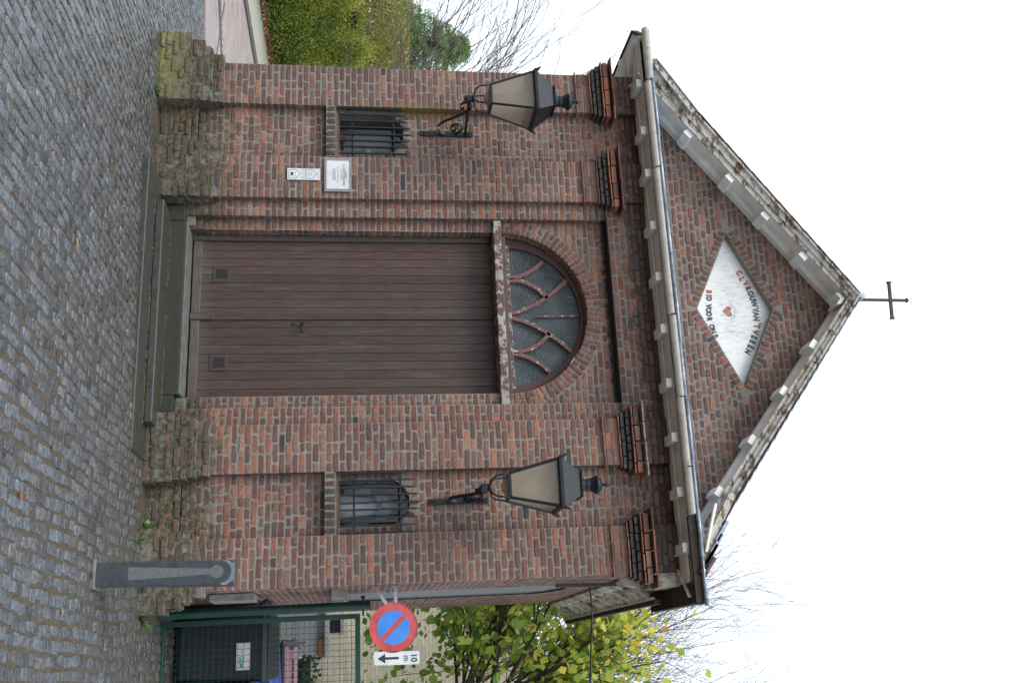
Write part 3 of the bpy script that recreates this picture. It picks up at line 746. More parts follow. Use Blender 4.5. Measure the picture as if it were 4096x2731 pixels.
# mortar bodies: arch ring, reveals, returns, lintel soffit
n = 64; V = []; F = []
for i in range(n+1):
    t = math.pi*i/n; c, s_ = math.cos(t), math.sin(t)
    V += [(AXc+c*(ARi+.004), Y2+.0015, AZc+s_*(ARi+.004)), (AXc+max(-.845, min(.857, c*(ARo+.012))), Y2+.0015, AZc+s_*(ARo+.012)), (AXc+c*(ARi+.006), YD+.06, AZc+s_*(ARi+.006))]
for i in range(n): a = 3*i; F += [(a, a+1, a+4, a+3), (a, a+3, a+5, a+2)]
mo.add(V, F)
for (x0, x1), bi in zip(WINS, (0, 1)):
    V = []; F = []; cx = (x0+x1)/2; r = (x1-x0)/2+.002
    P = [(x0, WZ0)]+[(cx-r*math.cos(math.pi*i/16), WZS+r*math.sin(math.pi*i/16)) for i in range(17)]+[(x1, WZ0)]
    for x, z in P: V += [(x, YB+.004, z), (x, 0.30, z)]
    for i in range(len(P)-1): F.append((2*i, 2*i+1, 2*i+3, 2*i+2))
    mo.add(V, F)
for (a, b) in PIL:
    mo.box(a+.006, b-.006, 0.0055, 0.3, 0.0, 4.33)
    for z0, z1, of in ((0,.27,.165),(.27,.38,.125),(.38,.455,.085),(.455,.535,.045)):
        sa = of*(1.15 if a < -2.3 else .45); sb_ = of*(1.0 if b > 2.1 else .45)
        mo.box(a-sa+.006, b+sb_-.006, -of+.007, 0.1, z0, z1+.012)
for x, s in ((-0.951, 1), (0.763, -1)): mo.box(min(x, x-s*.02), max(x, x-s*.02), Y1+.007, .3, 0, 3.95)
mo.box(DL-.03, DL-.006, Y2+.007, .34, 0.0, 2.98); mo.box(DR+.006, DR+.03, Y2+.007, .34, 0.0, 2.98)
mo.box(-1.09, 0.915, YU+.0075, 0.30, 3.948, 4.33)
# left side wall, rear wall and core
mo.box(-2.400+.006, -2.38, 0.01, 3.72, 0.0, 4.3); mo.box(-2.39, 2.19, 3.66, 3.72, 0, 4.3); mo.box(2.14, 2.194, 0.02, 0.93, 0, 3.95); mo.box(2.14, 2.194, 2.10, 3.70, 0, 3.95); mo.box(2.14, 2.194, .9, 2.15, 0, 1.60); mo.box(2.14, 2.194, 0.0, 3.7, 3.64, 4.33)
# capitals
def row_box(a, b, Y, z0, z1, zone, seqn, col=None, side=True):
    L = b-a; x = a; u = 0
    while x < b-0.02:
        w = min(b-x, seqn*rb.uniform(.85, 1.15))
        if b-(x+w) < 0.05: w = b-x
        j = lambda: rb.uniform(-.0035, .0035)
        c = col or bcol(zone)
        capb.obox(((x+w/2), (Y+0.085)/2+j(), (z0+z1)/2+j()*.6), ((w-.011)/2, 0, j()*.4), (0, (0.085-Y)/2, j()*.4), (0, 0, (z1-z0-.007)/2), c); x += w
capb = MB()
for pi, (a, b) in enumerate(PIL):
    mo.box(a-.001, b+.001, -.001, .1, 3.738, 4.095)
    row_box(a-.022, b+.022, -0.024, 3.740, 3.757, 'cap', 0.17)
    row_box(a-.007, b+.007, -0.008, 3.764, 3.812, 'mid', 0.135); row_box(a-.007, b+.007, -0.008, 3.818, 3.866, 'mid', 0.135)
    row_box(a-.032, b+.032, -0.034, 3.874, 3.890, 'cap', 0.15)
    row_box(a-.045, b+.045, -0.046, 3.896, 3.930, 'dark', 0.12, (0.055,0.055,0.048)); row_box(a-.065, b+.065, -0.066, 3.934, 3.968, 'dark', 0.075, (0.05,0.048,0.044))
    row_box(a-.095, b+.095, -0.096, 3.975, 3.993, 'cap', 0.16)
    row_box(a-.088, b+.088, -0.088, 4.000, 4.048, 'warm', 0.155)
    row_box(a-.128, b+.128, -0.130, 4.066, 4.084, 'cap', 0.17, (0.42,0.38,0.36) if pi == 2 else None)
    row_box(a-.05, b+.05, -0.05, 4.049, 4.066, 'dark', 0.2, (0.05,0.045,0.04))
o = capb.build('capital', M['brick'], CH); tag(o, kind='stuff')

# ---- gable wall
GXc, SZ, SL, SR = -0.09, 6.020, 0.785, 0.800
def rake(x): return SZ-(SL if x < GXc else SR)*abs(x-GXc)
YG = 0.050
DC, DHX, DHZ = (-0.09, 5.075), 0.735, 0.360
def in_dia(x, z, m=0.0): return abs(x-DC[0])/(DHX+m*2.1)+abs(z-DC[1])/(DHZ+m*1.1) < 1
z = 4.46; k = 0
while z < 5.95:
    zc = z+PZ/2; hw_l = (SZ-zc)/SL; hw_r = (SZ-zc)/SR
    a, b = GXc-hw_l, GXc+hw_r
    # interval outside the diamond surround
    m = 0.075; q = 1-abs(zc-DC[1])/(DHZ+m*1.1); segs = [(a, b)]
    if q > 0:
        h = q*(DHX+m*2.1); segs = [(a, DC[0]-h), (DC[0]+h, b)]
    for s in segs: 
        if s[1]-s[0] > .04: fill((0, YG, 0), UX, UZ, NF, s[0], s[1], zc, PZ-.0142, bseq(k), 'mid' if zc < 5.3 else 'warm', jit=1.6, joint=.0150)
    for q4 in range(4):
        zq = z+PZ*(q4+.5)/4; a_, b_ = GXc-(SZ-zq)/SL-.03, GXc+(SZ-zq)/SR+.03; qq = 1-abs(zq-DC[1])/DHZ
        sg = [(a_, b_)]
        if qq > 0: sg = [(a_, DC[0]-qq*DHX), (DC[0]+qq*DHX, b_)]
        for s in sg: strips(s[0], s[1], YG, z+PZ*q4/4, z+PZ*(q4+1)/4)
    z += PZ; k += 1
mo.box(-2.3, 2.12, 0.03, 0.2, 4.33, 4.462)
# diamond surround: bricks on edge
cor = [Vector((DC[0]-DHX, 0, DC[1])), Vector((DC[0], 0, DC[1]+DHZ)), Vector((DC[0]+DHX, 0, DC[1])), Vector((DC[0], 0, DC[1]-DHZ))]
for i in range(4):
    p, q = cor[i], cor[(i+1)%4]; e = (q-p); L = e.length; e.normalize(); nrm = Vector((-e.z, 0, e.x)); 
    if (p+e*L/2+nrm-Vector((DC[0],0,DC[1]))).length < (p+e*L/2-nrm-Vector((DC[0],0,DC[1]))).length: nrm = -nrm
    n = 15
    for j in range(n):
        c = p+e*L*(j+.5)/n+nrm*0.040; c.y = YG-.002
        brick(c, nrm, e, NF, 0.066, L/n-.011, 'dark' if rb.random() < .8 else 'warm', dep=.012, jit=1.5)
    # reveal of the recess
    mo.add([(p.x, YG+.005, p.z), (q.x, YG+.005, q.z), (q.x, YG+.10, q.z), (p.x, YG+.10, p.z)], [(0,1,2,3)])
mo_o = mo.build('wall', M['mortar'], CH)
# ---- sort bricks: 300 largest as single parts
def brick_m(b):
    c, u, v, n, w, h, dep, col = b
    m = Matrix.Identity(4)
    for i in range(3): m[i][0] = u[i]*w; m[i][1] = v[i]*h; m[i][2] = n[i]*dep; m[i][3] = c[i]
    return m
def area(b):
    p = campx(b[0])
    if p is None or not (0 < p[0] < 4096 and 0 < p[1] < 2731): return 0
    vd = (CAMP-b[0]); dd = vd.length; vd.normalize(); return max(0, vd.dot(b[3]))*b[4]*b[5]/dd**2
def covered(b):
    x, y, z = b[0]
    if 2.0 < x and z < .92: return True
    return False
order = sorted(range(len(BR)), key=lambda i: -area(BR[i])*(0 if covered(BR[i]) else 1)); single = set(order[:300])
bk = MB(); r5 = random.Random(5)
for i, b in enumerate(BR):
    hd = b[4]/max(b[5], .001) < 2.4; m = brick_m(b); vi = r5.randrange(16 if hd else 20)
    if i in single:
        o = bpy.data.objects.new('brick', (BMH if hd else BMS)[vi]); COL.objects.link(o); o.matrix_world = m; o.color = (*b[7], 1); o.parent = CH
    else:
        V, F = (BVH if hd else BVS)[vi]; A = np.array(m); bk.add(V@A[:3,:3].T+A[:3,3], F, b[7])
o = bk.build('brickwork', M['brick'], CH); tag(o, kind='stuff')

# ---- diamond board with lettering
dm = MB(); dm.prism([(-DHX-.01, 0), (0, -DHZ-.005), (DHX+.01, 0), (0, DHZ+.005)], (DC[0], YG+.085, DC[1]), UX, UZ, (0, .02, 0))
V = [(DC[0]-DHX, YG+.07, DC[1]), (DC[0], YG+.07, DC[1]+DHZ), (DC[0]+DHX, YG+.07, DC[1]), (DC[0], YG+.07, DC[1]-DHZ)]
plq = dm.build('diamond_panel', M['diamond'], CH)
Yt = YG+.0835
LT = [('C',(-0.47,5.178),1,35),('L',(-0.411,5.197),1,25),('V',(-0.367,5.231),1,28),('R',(-0.32,5.249),0,22),('O',(-0.27,5.265),0,18),('U',(-0.223,5.276),0,12),('W',(-0.172,5.285),0,9),
      ('V',(-0.113,5.291),0,2),('A',(-0.072,5.290),0,0),('N',(-0.028,5.288),0,-2),("'",(0.018,5.300),1,-5),('T',(0.046,5.285),1,-8),('V',(0.1,5.266),0,-18),('E',(0.147,5.245),0,-22),('E',(0.191,5.224),0,-25),('Ë',(0.236,5.198),0,-28),('N',(0.281,5.168),0,-32),
      ('B',(-0.289,4.869),1,-10),('I',(-0.252,4.864),0,-6),('D',(-0.219,4.862),0,-4),('V',(-0.15,4.851),0,-2),('O',(-0.112,4.846),0,0),('O',(-0.072,4.845),0,0),('R',(-0.026,4.846),0,3),('O',(0.048,4.858),0,10),('N',(0.091,4.867),0,15),('S',(0.139,4.881),0,22)]
for ch, (x, z), red, ang in LT:
    text(ch, 0.072 if z > 5 else 0.066, M['red_letter'] if red else M['black_letter'], plq, (x+.008, Yt, z+.004), (R(90), R(-ang), 0), name='letter', sx=0.80, bold=0.0052)
def heart_pts(s, n=28):
    P = []
    for i in range(n):
        t = 2*math.pi*i/n; P.append((s*(16*math.sin(t)**3)/16, s*(13*math.cos(t)-5*math.cos(2*t)-2*math.cos(3*t)-math.cos(4*t))/16))
    return P
hb = MB(); hb.prism(heart_pts(0.050), (-0.09, Yt, 5.030), UX, UZ, (0, .0012, 0)); hb.build('painted_heart', M['red_letter'], plq)
hb = MB(); hb.prism(heart_pts(0.038), (-0.09, Yt-.001, 5.029), UX, UZ, (0, .0012, 0)); hb.build('heart_centre', peel('worn_heart_grey', (0.5,0.14,0.12), (0.36,0.37,0.37), 0.47, 0.53, 70), plq)
hb = MB()
for i in range(8):
    t = R(20+i*20); 
    hb.beam((-0.09+.062*math.cos(t), Yt, 5.035+.055*math.sin(t)), (-0.09+.088*math.cos(t), Yt, 5.035+.08*math.sin(t)), .003, .0012, up=(0,1,0))
hb.build('heart_rays', M['black_letter'], plq)

# ---- door
door = bpy.data.objects.new('door', None); COL.objects.link(door); put(door, CH)
PX = [-0.795,-0.713,-0.638,-0.561,-0.486,-0.41,-0.334,-0.26,-0.185,-0.119,-0.070,-0.005,0.076,0.153,0.23,0.306,0.382,0.458,0.539,0.640]
for i in range(len(PX)-1):
    y = YD+rnd.uniform(-.001,.001); g = .0014
    if i == 9: y -= .010
    bx('plank', M['door'], door, PX[i]+g, PX[i+1]-g, y, y+.03, 0.385+rnd.uniform(0,.002), 2.99, bevel=.0018)
bx('door_back', M['darkwood'], door, -.85, .645, YD+.012, YD+.05, .31, 2.99)
bx('bottom_rail', M['wood_grey'], door, -.795, -.132, YD-.022, YD+.01, .318, .392, bevel=.006); bx('bottom_rail', M['wood_grey'], door, -.066, .640, YD-.022, YD+.01, .318, .392, bevel=.006)
bx('meeting_block', M['door'], door, -.130, -.070, YD-.030, YD+.01, .312, .515, bevel=.006)
bx('door_jamb', M['wood_grey'], door, -.846, -.800, YD-.030, YD+.02, .31, 2.91, bevel=.006)
for x0, x1 in ((-.558,-.422), (.239,.378)):
    v = bx('vent_grille', simple('vent_paint', (0.035,0.027,0.024), (0.06,0.045,0.04), .5), door, x0, x1, YD-.008, YD, .487, .632, bevel=.002)
    for j in range(11):
        xx = x0+.022+(x1-x0-.044)*j/10; 
    for j in range(11):
        zz = .515+.0085*j*1.05; b = MB(); b.box(x0+.024, x1-.024, YD-.0105, YD-.0085, zz, zz+.0045); b.build('slat', M['iron'], v)
hd = MB(); hd.lathe((0,0,0), [(.017,0),(.017,.004),(.010,.006),(.010,.03)], 16); me = hd.build('door_handle', M['iron'], door, smooth=False)
me.data.transform(Matrix.Translation((-.032, YD, 1.252))@Matrix.Rotation(R(90), 4, 'X'))
hd = MB(); hd.tube([(-.032, YD-.03, 1.252), (-.02, YD-.042, 1.252), (.02, YD-.044, 1.249), (.058, YD-.042, 1.247)], [.009,.009,.0075,.009], 8); o = hd.build('lever', M['iron'], None, smooth=True); put(o, me)
o.parent = me; o.matrix_parent_inverse = Matrix.Identity(4)
hd = MB(); hd.lathe((0,0,0), [(.017,0),(.017,.003),(.012,.005)], 16); o = hd.build('keyhole_plate', M['iron'], door); o.data.transform(Matrix.Translation((-.031, YD, 1.172))@Matrix.Rotation(R(90), 4, 'X'))

# ---- transom and fanlight
tr = MB(); tr.box(-.945, .757, 0.098, YD+.03, 2.918, 2.990); tr.build('transom', M['transom_paint'], CH, bevel=.008)
bx('transom_board', M['wood_grey'], CH, -.835, .66, 0.19, YD+.03, 2.993, 3.036, bevel=.005)
fan = bpy.data.objects.new('fanlight', None); COL.objects.link(fan); put(fan, CH)
FX, FZ, FR = -0.100, 3.035, 0.650; YF = YD-.012
b = MB(); P = [(math.cos(math.pi*i/48), math.sin(math.pi*i/48)) for i in range(49)]
V = []; F = []
for c, s_ in P:
    ro = 0.735; ri = FR
    V += [(FX+c*ri, YF-.02, FZ+.01+s_*ri), (FX+c*ro, YF-.02, FZ-.05+s_*(ro+.01)), (FX+c*ri, YF+.04, FZ+.01+s_*ri), (FX+c*ro, YF+.04, FZ-.05+s_*(ro+.01))]
for i in range(48): a = 4*i; F += [(a,a+4,a+5,a+1),(a,a+2,a+6,a+4),(a+1,a+5,a+7,a+3),(a+2,a+3,a+7,a+6)]
b.add(V, F); b.build('arched_frame', M['frame_paint'], fan)
bx('bottom_bar', M['transom_paint'], fan, -.775, .575, YF-.022, YF+.04, 3.038, 3.075, bevel=.004)
def bez(a, b_, c, n=14): return [((1-t)**2*a[0]+2*t*(1-t)*b_[0]+t*t*c[0], (1-t)**2*a[1]+2*t*(1-t)*b_[1]+t*t*c[1]) for t in [i/n for i in range(n+1)]]
arcs = []
for s in (-1, 1):
    arcs += [(s, [(.355,.03),(.375,.20),(.52,.34)]), (s, [(.335,.03),(.345,.22),(.165,.36)]), (s, [(.022,.03),(.085,.30),(.335,.545)])]
curves = []
for s, (a, b_, c) in arcs:
    pts = [(FX+s*x, YF-.005, FZ+.01+z) for x, z in bez(a, b_, c)]; b = MB(); b.strip(pts, .034, .034, (0,1,0)); b.build('glazing_bar', M['bar_paint'], fan)
b = MB(); b.strip([(FX+.005, YF-.004, FZ+.27), (FX+.004, YF-.004, FZ+.45), (FX, YF-.004, FZ+.655)], .014, .014, (0,1,0)); b.build('glazing_bar', M['bar_paint'], fan)
# panes: split the half disc by the bars (wedges in x), each pane its own sheet
def half(x): return FZ+.01+math.sqrt(max(0, FR**2-(x-FX)**2))
cut = [-FR+.005, -.36, -.19, 0.0, .19, .36, FR-.005]
for i in range(6):
    b = MB(); n = 10; V = []; F = []
    for j in range(n+1):
        x = FX+cut[i]+(cut[i+1]-cut[i])*j/n; V += [(x, YF+.016+.0005*i, FZ+.01), (x, YF+.016+.0005*i, half(x)+.004)]
    for j in range(n): a = 2*j; F.append((a, a+2, a+3, a+1))
    b.add(V, F); b.build('pane', M['fanglass'], fan)

# ---- steps
for nm, x0, x1, y0, z0, z1 in (('step', -1.13, 1.225, -.625, 0.0, .104), ('step', -.90, .955, -.325, .104, .172)):
    bx(nm, M['bluestone'], CH, x0, x1, y0, -0.01 if z1 < .11 else .0, z0, z1, bevel=.012)
bx('step', M['mossy_stone'], CH, -.86, .66, 0.002, .335, .0, .296, bevel=.01)
bx('threshold', M['threshold'], CH, -.85, .645, .010, .34, .2965, .306, bevel=.003)
bx('step_pier', M['render'], CH, -.950, -.862, .10, .17, 0.28, .350, bevel=.006); bx('step_pier', M['render'], CH, .662, .77, .09, .17, 0.26, .335, bevel=.006); bx('step_pier', M['mossy_stone'], CH, -1.0, -.862, .0, .17, 0.0, .279, bevel=.006); bx('step_pier', M['mossy_stone'], CH, .662, .80, .0, .17, 0.0, .259, bevel=.006)
mm = MB(); r6 = random.Random(9)
def mosslump(x, y, z, s):
    V = [(x+s*math.cos(t), y+s*.6*math.sin(t), z) for t in [i*math.pi/3 for i in range(6)]]+[(x, y, z+s*.5)]
    mm.add(V, [(i, (i+1)%6, 6) for i in range(6)])
for i in range(520):
    x = r6.uniform(-1.1, 1.2); t = r6.random()
    if mnoise.noise((x*3, t*2, 3)) < -.05: continue
    if t < .4: mosslump(x*.8, -.330+r6.uniform(-.012,.0), .104, r6.uniform(.006,.016))
    elif t < .8: mosslump(x*.72, -.004+r6.uniform(-.012,0), .172, r6.uniform(.006,.016))
    else: mosslump(x, -.63+r6.uniform(-.02,0), gz(x)-.002, r6.uniform(.006,.014))
for i in range(900):
    pi = r6.randrange(4); a, b_ = PIL[pi]; lv = r6.choice([.275, .385, .46, .54]); of = {.275:.165,.385:.125,.46:.085,.54:.045}[lv]
    x = r6.uniform(a-of*.4, b_+of*.4); 
    if mnoise.noise((x*6, lv*9, pi)) < 0: continue
    mosslump(x, -of+r6.uniform(.0,.05), lv+.008, r6.uniform(.006,.02))
for i in range(420):
    x = r6.uniform(-2.5, 2.35)
    if -1.1 < x < 1.2: continue
    mosslump(x, -.17+r6.uniform(-.05,.02), gz(x)-.012, r6.uniform(.008,.024))
o = mm.build('moss', M['moss'], CH); tag(o, kind='stuff')

# ---- niche windows with iron grilles
for bi, (x0, x1) in enumerate(WINS):
    cx = (x0+x1)/2; r = (x1-x0)/2
    w = bpy.data.objects.new('niche_window', None); COL.objects.link(w); put(w, CH)
    b = MB(); P = [(x0+.004, WZ0)]+[(cx-(r-.004)*math.cos(math.pi*i/16), WZS+(r-.004)*math.sin(math.pi*i/16)) for i in range(17)]+[(x1-.004, WZ0)]
    b.add([(x, .205, z) for x, z in P], [tuple(range(len(P)))]); b.build('pane', M['glass'], w)
    # recess behind the glass, open to the front
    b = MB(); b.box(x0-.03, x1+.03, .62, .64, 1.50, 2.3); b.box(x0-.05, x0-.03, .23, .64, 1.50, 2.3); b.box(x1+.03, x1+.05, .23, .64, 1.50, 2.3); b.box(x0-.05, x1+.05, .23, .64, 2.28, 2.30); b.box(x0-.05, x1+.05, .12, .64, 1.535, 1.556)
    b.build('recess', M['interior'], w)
    if bi == 0: bx('backing_board', M['render_pale'], w, -1.985, -1.800, .47, .485, 1.60, 2.02)
    else: bx('backing_board', M['render_pale'], w, 1.66, 1.74, .47, .485, 1.60, 1.80); bx('backing_board', M['render_pale'], w, 1.37, 1.43, .47, .485, 1.60, 1.82)
    b = MB()
    Q = [(x0+.002, WZ0)]+[(cx-(r-.002)*math.cos(math.pi*i/16), WZS+(r-.002)*math.sin(math.pi*i/16)) for i in range(17)]+[(x1-.002, WZ0)]
    q2 = [(cx+(x-cx)*.955, WZ0 if z <= WZ0 else WZS+(z-WZS)*.955 if z > WZS else z) for x, z in Q]
    V = []; F = []
    for (a, z), (a2, z2) in zip(Q, q2): V += [(a, .195, z), (a2, .195, z2), (a2, .215, z2)]
    for i in range(len(Q)-1): a = 3*i; F += [(a, a+1, a+4, a+3), (a+1, a+2, a+5, a+4)]
    b.add(V, F); b.build('putty_frame', peel('putty_%d' % bi, (0.10,0.10,0.09), (0.36,0.35,0.32), .45, .55, 20), w)
    b = MB(); b.add([(PIL[0][1] if bi == 0 else PIL[2][1], -.002, 1.533), (PIL[1][0] if bi == 0 else PIL[3][0], -.002, 1.533), (PIL[1][0] if bi == 0 else PIL[3][0], .20, 1.568), (PIL[0][1] if bi == 0 else PIL[2][1], .20, 1.568)], [(0,1,2,3)]); b.build('mortar_sill', M['render'], w)
    g = bpy.data.objects.new('window_grille', None); COL.objects.link(g); put(g, CH)
    gx0, gx1 = (-1.989, -1.537) if bi == 0 else (1.318, 1.800); n = 9
    tips = [2.166,2.18,2.197,2.210,2.232,2.215,2.198,2.184,2.177] if bi == 1 else [2.160,2.17,2.19,2.205,2.218,2.205,2.20,2.185,2.172]
    nb = 9 if bi == 1 else 8
    for i in range(nb):
        x = gx0+(gx1-gx0)*i/(nb-1)+rnd.uniform(-.004,.004); t = tips[i]
        b = MB(); b.box(x-.0065, x+.0065, .012, .028, 1.570, t-.05); 
        b.add([(x-.009,.010,t-.05),(x+.009,.010,t-.05),(x+.009,.030,t-.05),(x-.009,.030,t-.05),(x,.020,t)], [(0,1,4),(1,2,4),(2,3,4),(3,0,4),(3,2,1,0)])
        b.build('spear_bar', M['iron'], g)
    for z in (1.681, 2.051): bx('cross_bar', M['iron'], g, gx0-.012, gx1+.012, .029, .042, z-.008, z+.008)

# ---- cornice
bx('soffit_board', M['soffit'], CH, -2.62, 2.36, -.262, .045, 4.332, 4.352)
bx('bed_moulding', M['soffit'], CH, -2.42, 2.22, -.075, .045, 4.312, 4.331, bevel=.008)
for x in (-2.189,-1.70,-1.273,-.765,-.285,.190,.670,1.133,1.585,2.030):
    b = MB(); b.box(x-.038, x+.038, -.238, -.02, 4.268, 4.318); k_ = b.build('cornice_block', M['block'], CH, bevel=.003)
    b = MB(); b.box(x-.046, x+.046, -.246, -.02, 4.319, 4.331); b.build('block_cap', M['soffit'], k_, bevel=.003)
for s, x in ((-1, -2.52), (1, 2.28)):
    b = MB(); b.obox((x, -.10, 4.296), (.036, .036*-s, 0), (s*.10, -.10*-1*-1, 0), (0,0,.024)); b.build('cornice_block', M['block'], CH, bevel=.003)
# gutter: half round in lengths that have slipped
for a, b_, dz, dy in ((-2.70,-2.16,.012,-.03),(-2.155,-1.28,0,0),(-1.275,.10,-.006,-.002),(.105,.815,.002,0),(.82,1.78,-.006,-.006)):
    g = MB(); V = []; F = []; n = 10; pr = []
    for i in range(n+1): t = math.pi*(1+i/n); pr.append((-.305+dy+.045*math.cos(t), 4.372+dz+.048*math.sin(t)))
    pr2 = [(-.305+dy+(y+.305-dy)*.9, 4.374+dz+(z-4.372-dz)*.88) for y, z in pr][::-1]; prof = pr+pr2; m_ = len(prof)
    for x in (a, b_): V += [(x, y, z) for y, z in prof]
    for i in range(m_): j = (i+1)%m_; F.append((i, j, m_+j, m_+i))
    F += [tuple(range(m_)), tuple(range(2*m_-1, m_-1, -1))]; g.add(V, F); g.build('gutter', M['gutter'], CH)
for x in (-2.16, -1.28, .10, .82, 1.40):
    b = MB(); b.tube([(x, -.262, 4.40), (x, -.30, 4.318), (x, -.352, 4.345), (x, -.358, 4.385)], .006, 6); b.build('gutter_bracket', M['rust_iron'], CH)
seg = [-2.70,-2.2,-1.6,-.95,-.3,.35,.83,1.35,1.75,2.02,2.48]
for i in range(len(seg)-1):
    b = MB(); z = 4.398+rnd.uniform(-.004,.004); b.tube([(seg[i]-.006, -.315, z), (seg[i+1]+.006, -.315+rnd.uniform(-.003,.003), z+rnd.uniform(-.003,.003))], .017, 10); b.build('zinc_roll', M['zinc'], CH, smooth=True)
b = MB(); b.add([(-2.70,-.31,4.405),(2.48,-.31,4.405),(2.30,.06,4.475),(-2.6,.06,4.475)], [(0,1,2,3)]); b.build('zinc_flashing', M['zinc'], CH)
bx('eaves_board', M['darkwood'], CH, 1.79, 2.46, -.30, -.262, 4.315, 4.385); bx('eaves_board', M['cornice'], CH, -2.68, 1.80, -.262, -.250, 4.320, 4.392)
# left eaves returning along the side
b = MB(); b.prism([(-2.40,-.25),(-2.68,-.25),(-2.88,-.02),(-2.88,3.9),(-2.40,3.9)], (0,0,4.353), (1,0,0), (0,1,0), (0,0,.017)); b.build('side_soffit', M['soffit'], CH)
b = MB(); b.prism([(-2.69,-.27),(-2.905,-.02),(-2.905,3.9),(-2.88,3.9),(-2.88,-.01),(-2.68,-.24)], (0,0,4.34), (1,0,0), (0,1,0), (0,0,.06)); b.build('side_fascia', M['darkwood'], CH)
for y in (.35,.95,1.55,2.15): bx('cornice_block', M['block'], CH, -2.80, -2.40, y-.036, y+.036, 4.30, 4.352)
# right side cornice: cove, blocks, outer edge
b = MB(); b.prism([(2.196,3.905),(2.225,3.90),(2.26,3.95),(2.275,4.06),(2.36,4.12),(2.385,4.13),(2.385,4.16),(2.196,4.16)], (0,.45,0), (1,0,0), (0,0,1), (0,3.62,0)); b.build('side_cornice', M['sidecornice'], CH)
for i in range(10):
    y = .62+.36*i; b = MB(); b.prism([(2.262,3.975),(2.285,3.985),(2.345,4.085),(2.36,4.125),(2.27,4.08)], (0,y-.04,0), (1,0,0), (0,0,1), (0,.08,0)); b.build('cornice_block', M['sidecornice'], CH)
bx('side_gutter_board', M['block'], CH, 2.372, 2.392, .35, 4.10, 4.135, 4.172); bx('side_gutter', M['darkwood'], CH, 2.393, 2.432, .30, 4.12, 4.150, 4.205)
bx('corner_box', M['sidecornice'], CH, 2.202, 2.31, .02, .45, 4.09, 4.30); bx('corner_box', M['soffit'], CH, 2.0, 2.40, -.20, 4.0, 4.301, 4.318)
bx('corner_board', M['darkwood'], CH, 2.30, 2.47, -.26, .95, 4.30, 4.40)
# rakes
AP = (GXc, SZ)
def rline(s, x0, off, Y): return (x0, Y, rake(x0)+off)
for s, xe, slo in ((-1, -2.30, .740), (1, 2.08, .79)):
    sl = SL if s < 0 else SR
    p0 = (GXc, SZ); x1 = xe
    def pt(x, dz, y, g=None): return (x, y, SZ-(g or sl)*abs(x-GXc)+dz)
    b = MB(); b.add([pt(GXc,0,.10), pt(x1,0,.10), pt(x1,0,-.235), pt(GXc,0,-.235), pt(GXc,.02,.10), pt(x1,.02,.10), pt(x1,.02,-.235), pt(GXc,.02,-.235)], [(0,1,2,3),(4,7,6,5),(0,4,5,1),(1,5,6,2),(2,6,7,3)]); b.build('rake_soffit', M['soffit'], CH)
    b = MB(); b.add([pt(GXc,-.028,.046), pt(x1,-.028,.046), pt(x1,-.028,-.02), pt(GXc,-.028,-.02), pt(GXc,-.001,-.065), pt(x1,-.001,-.065), pt(x1,-.001,.046), pt(GXc,-.001,.046)], [(0,1,2,3),(3,2,5,4),(0,7,6,1)]); b.build('rake_moulding', M['soffit'], CH)
    # cyma fascia in three steps
    prof = [(-.236, -.012), (-.246, -.012), (-.250, .018), (-.268, .028), (-.276, .052), (-.296, .062), (-.300, .085), (-.236, .085)]
    V = []; F = []; m_ = len(prof); extra = (slo-sl)*-1
    for x in (GXc, x1):
        e = (sl-slo)*abs(x-GXc)
        for y, dz in prof: V.append(pt(x, dz+(e if dz > .05 else e*.4 if dz > .01 else 0), y))
    for i in range(m_): j = (i+1)%m_; F.append((i, j, m_+j, m_+i))
    F += [tuple(range(m_)), tuple(range(2*m_-1, m_-1, -1))]; b = MB(); b.add(V, F); b.build('rake_fascia', M['fascia'], CH)
blk = [(-1.691,-1),(-1.252,-1),(-.883,-1),(-.495,-1),(.340,1),(.753,1),(1.172,1),(1.594,1)]
for x, s in blk:
    sl = SL if s < 0 else SR; d_ = Vector((1, 0, -s*sl)).normalized(); nn = Vector((s*sl, 0, 1)).normalized()
    c = Vector((x, -.115, rake(x)-.040))
    b = MB(); b.obox(c, d_*.042, (0,.110,0), nn*.034); k_ = b.build('cornice_block', M['block'], CH, bevel=.003)
    b = MB(); b.obox(c+nn*.040, d_*.056, (0,.122,0), nn*.008); b.build('block_cap', M['soffit'], k_, bevel=.003)
b = MB(); b.prism([(-.052,-.075+.0),(0,-.036),(.052,-.075),(.052,-.04+.005),(0,.01),(-.052,-.035)], (GXc, -.215, SZ-.035), UX, UZ, (0,.20,0)); b.build('cornice_block', M['block'], CH, bevel=.002)
# left lower end: thickened moulding and boards
b = MB(); p, q = Vector((-2.40,-.275,4.415)), Vector((-1.86,-.275,4.755)); b.beam(p, q, .09, .05, up=(0,0,1)); b.build('rake_end_board', M['fascia'], CH)
b = MB(); b.beam(p+Vector((0,-.04,.040)), q+Vector((0,-.04,.040)), .03, .012); b.build('rake_end_zinc', M['zinc'], CH)
# right lower end: slipped boards and tiles
b = MB(); b.beam((1.62,-.30,4.71), (2.12,-.29,4.40), .03, .06); b.build('rake_end_board', M['fascia'], CH)
b = MB(); b.beam((1.70,-.28,4.56), (2.08,-.30,4.43), .05, .02); b.build('slipped_board', M['soffit'], CH)
for (x, z, m_) in ((2.02,4.52,'zinc'),(2.10,4.47,'tile'),(2.16,4.42,'darkwood'),(1.92,4.58,'zinc'),(2.20,4.44,'tile')):
    b = MB(); b.obox((x, -.27, z), (.075,0,-.055), (0,.06,0), (.008,0,.011)); b.build('broken_tile', M[m_], CH)
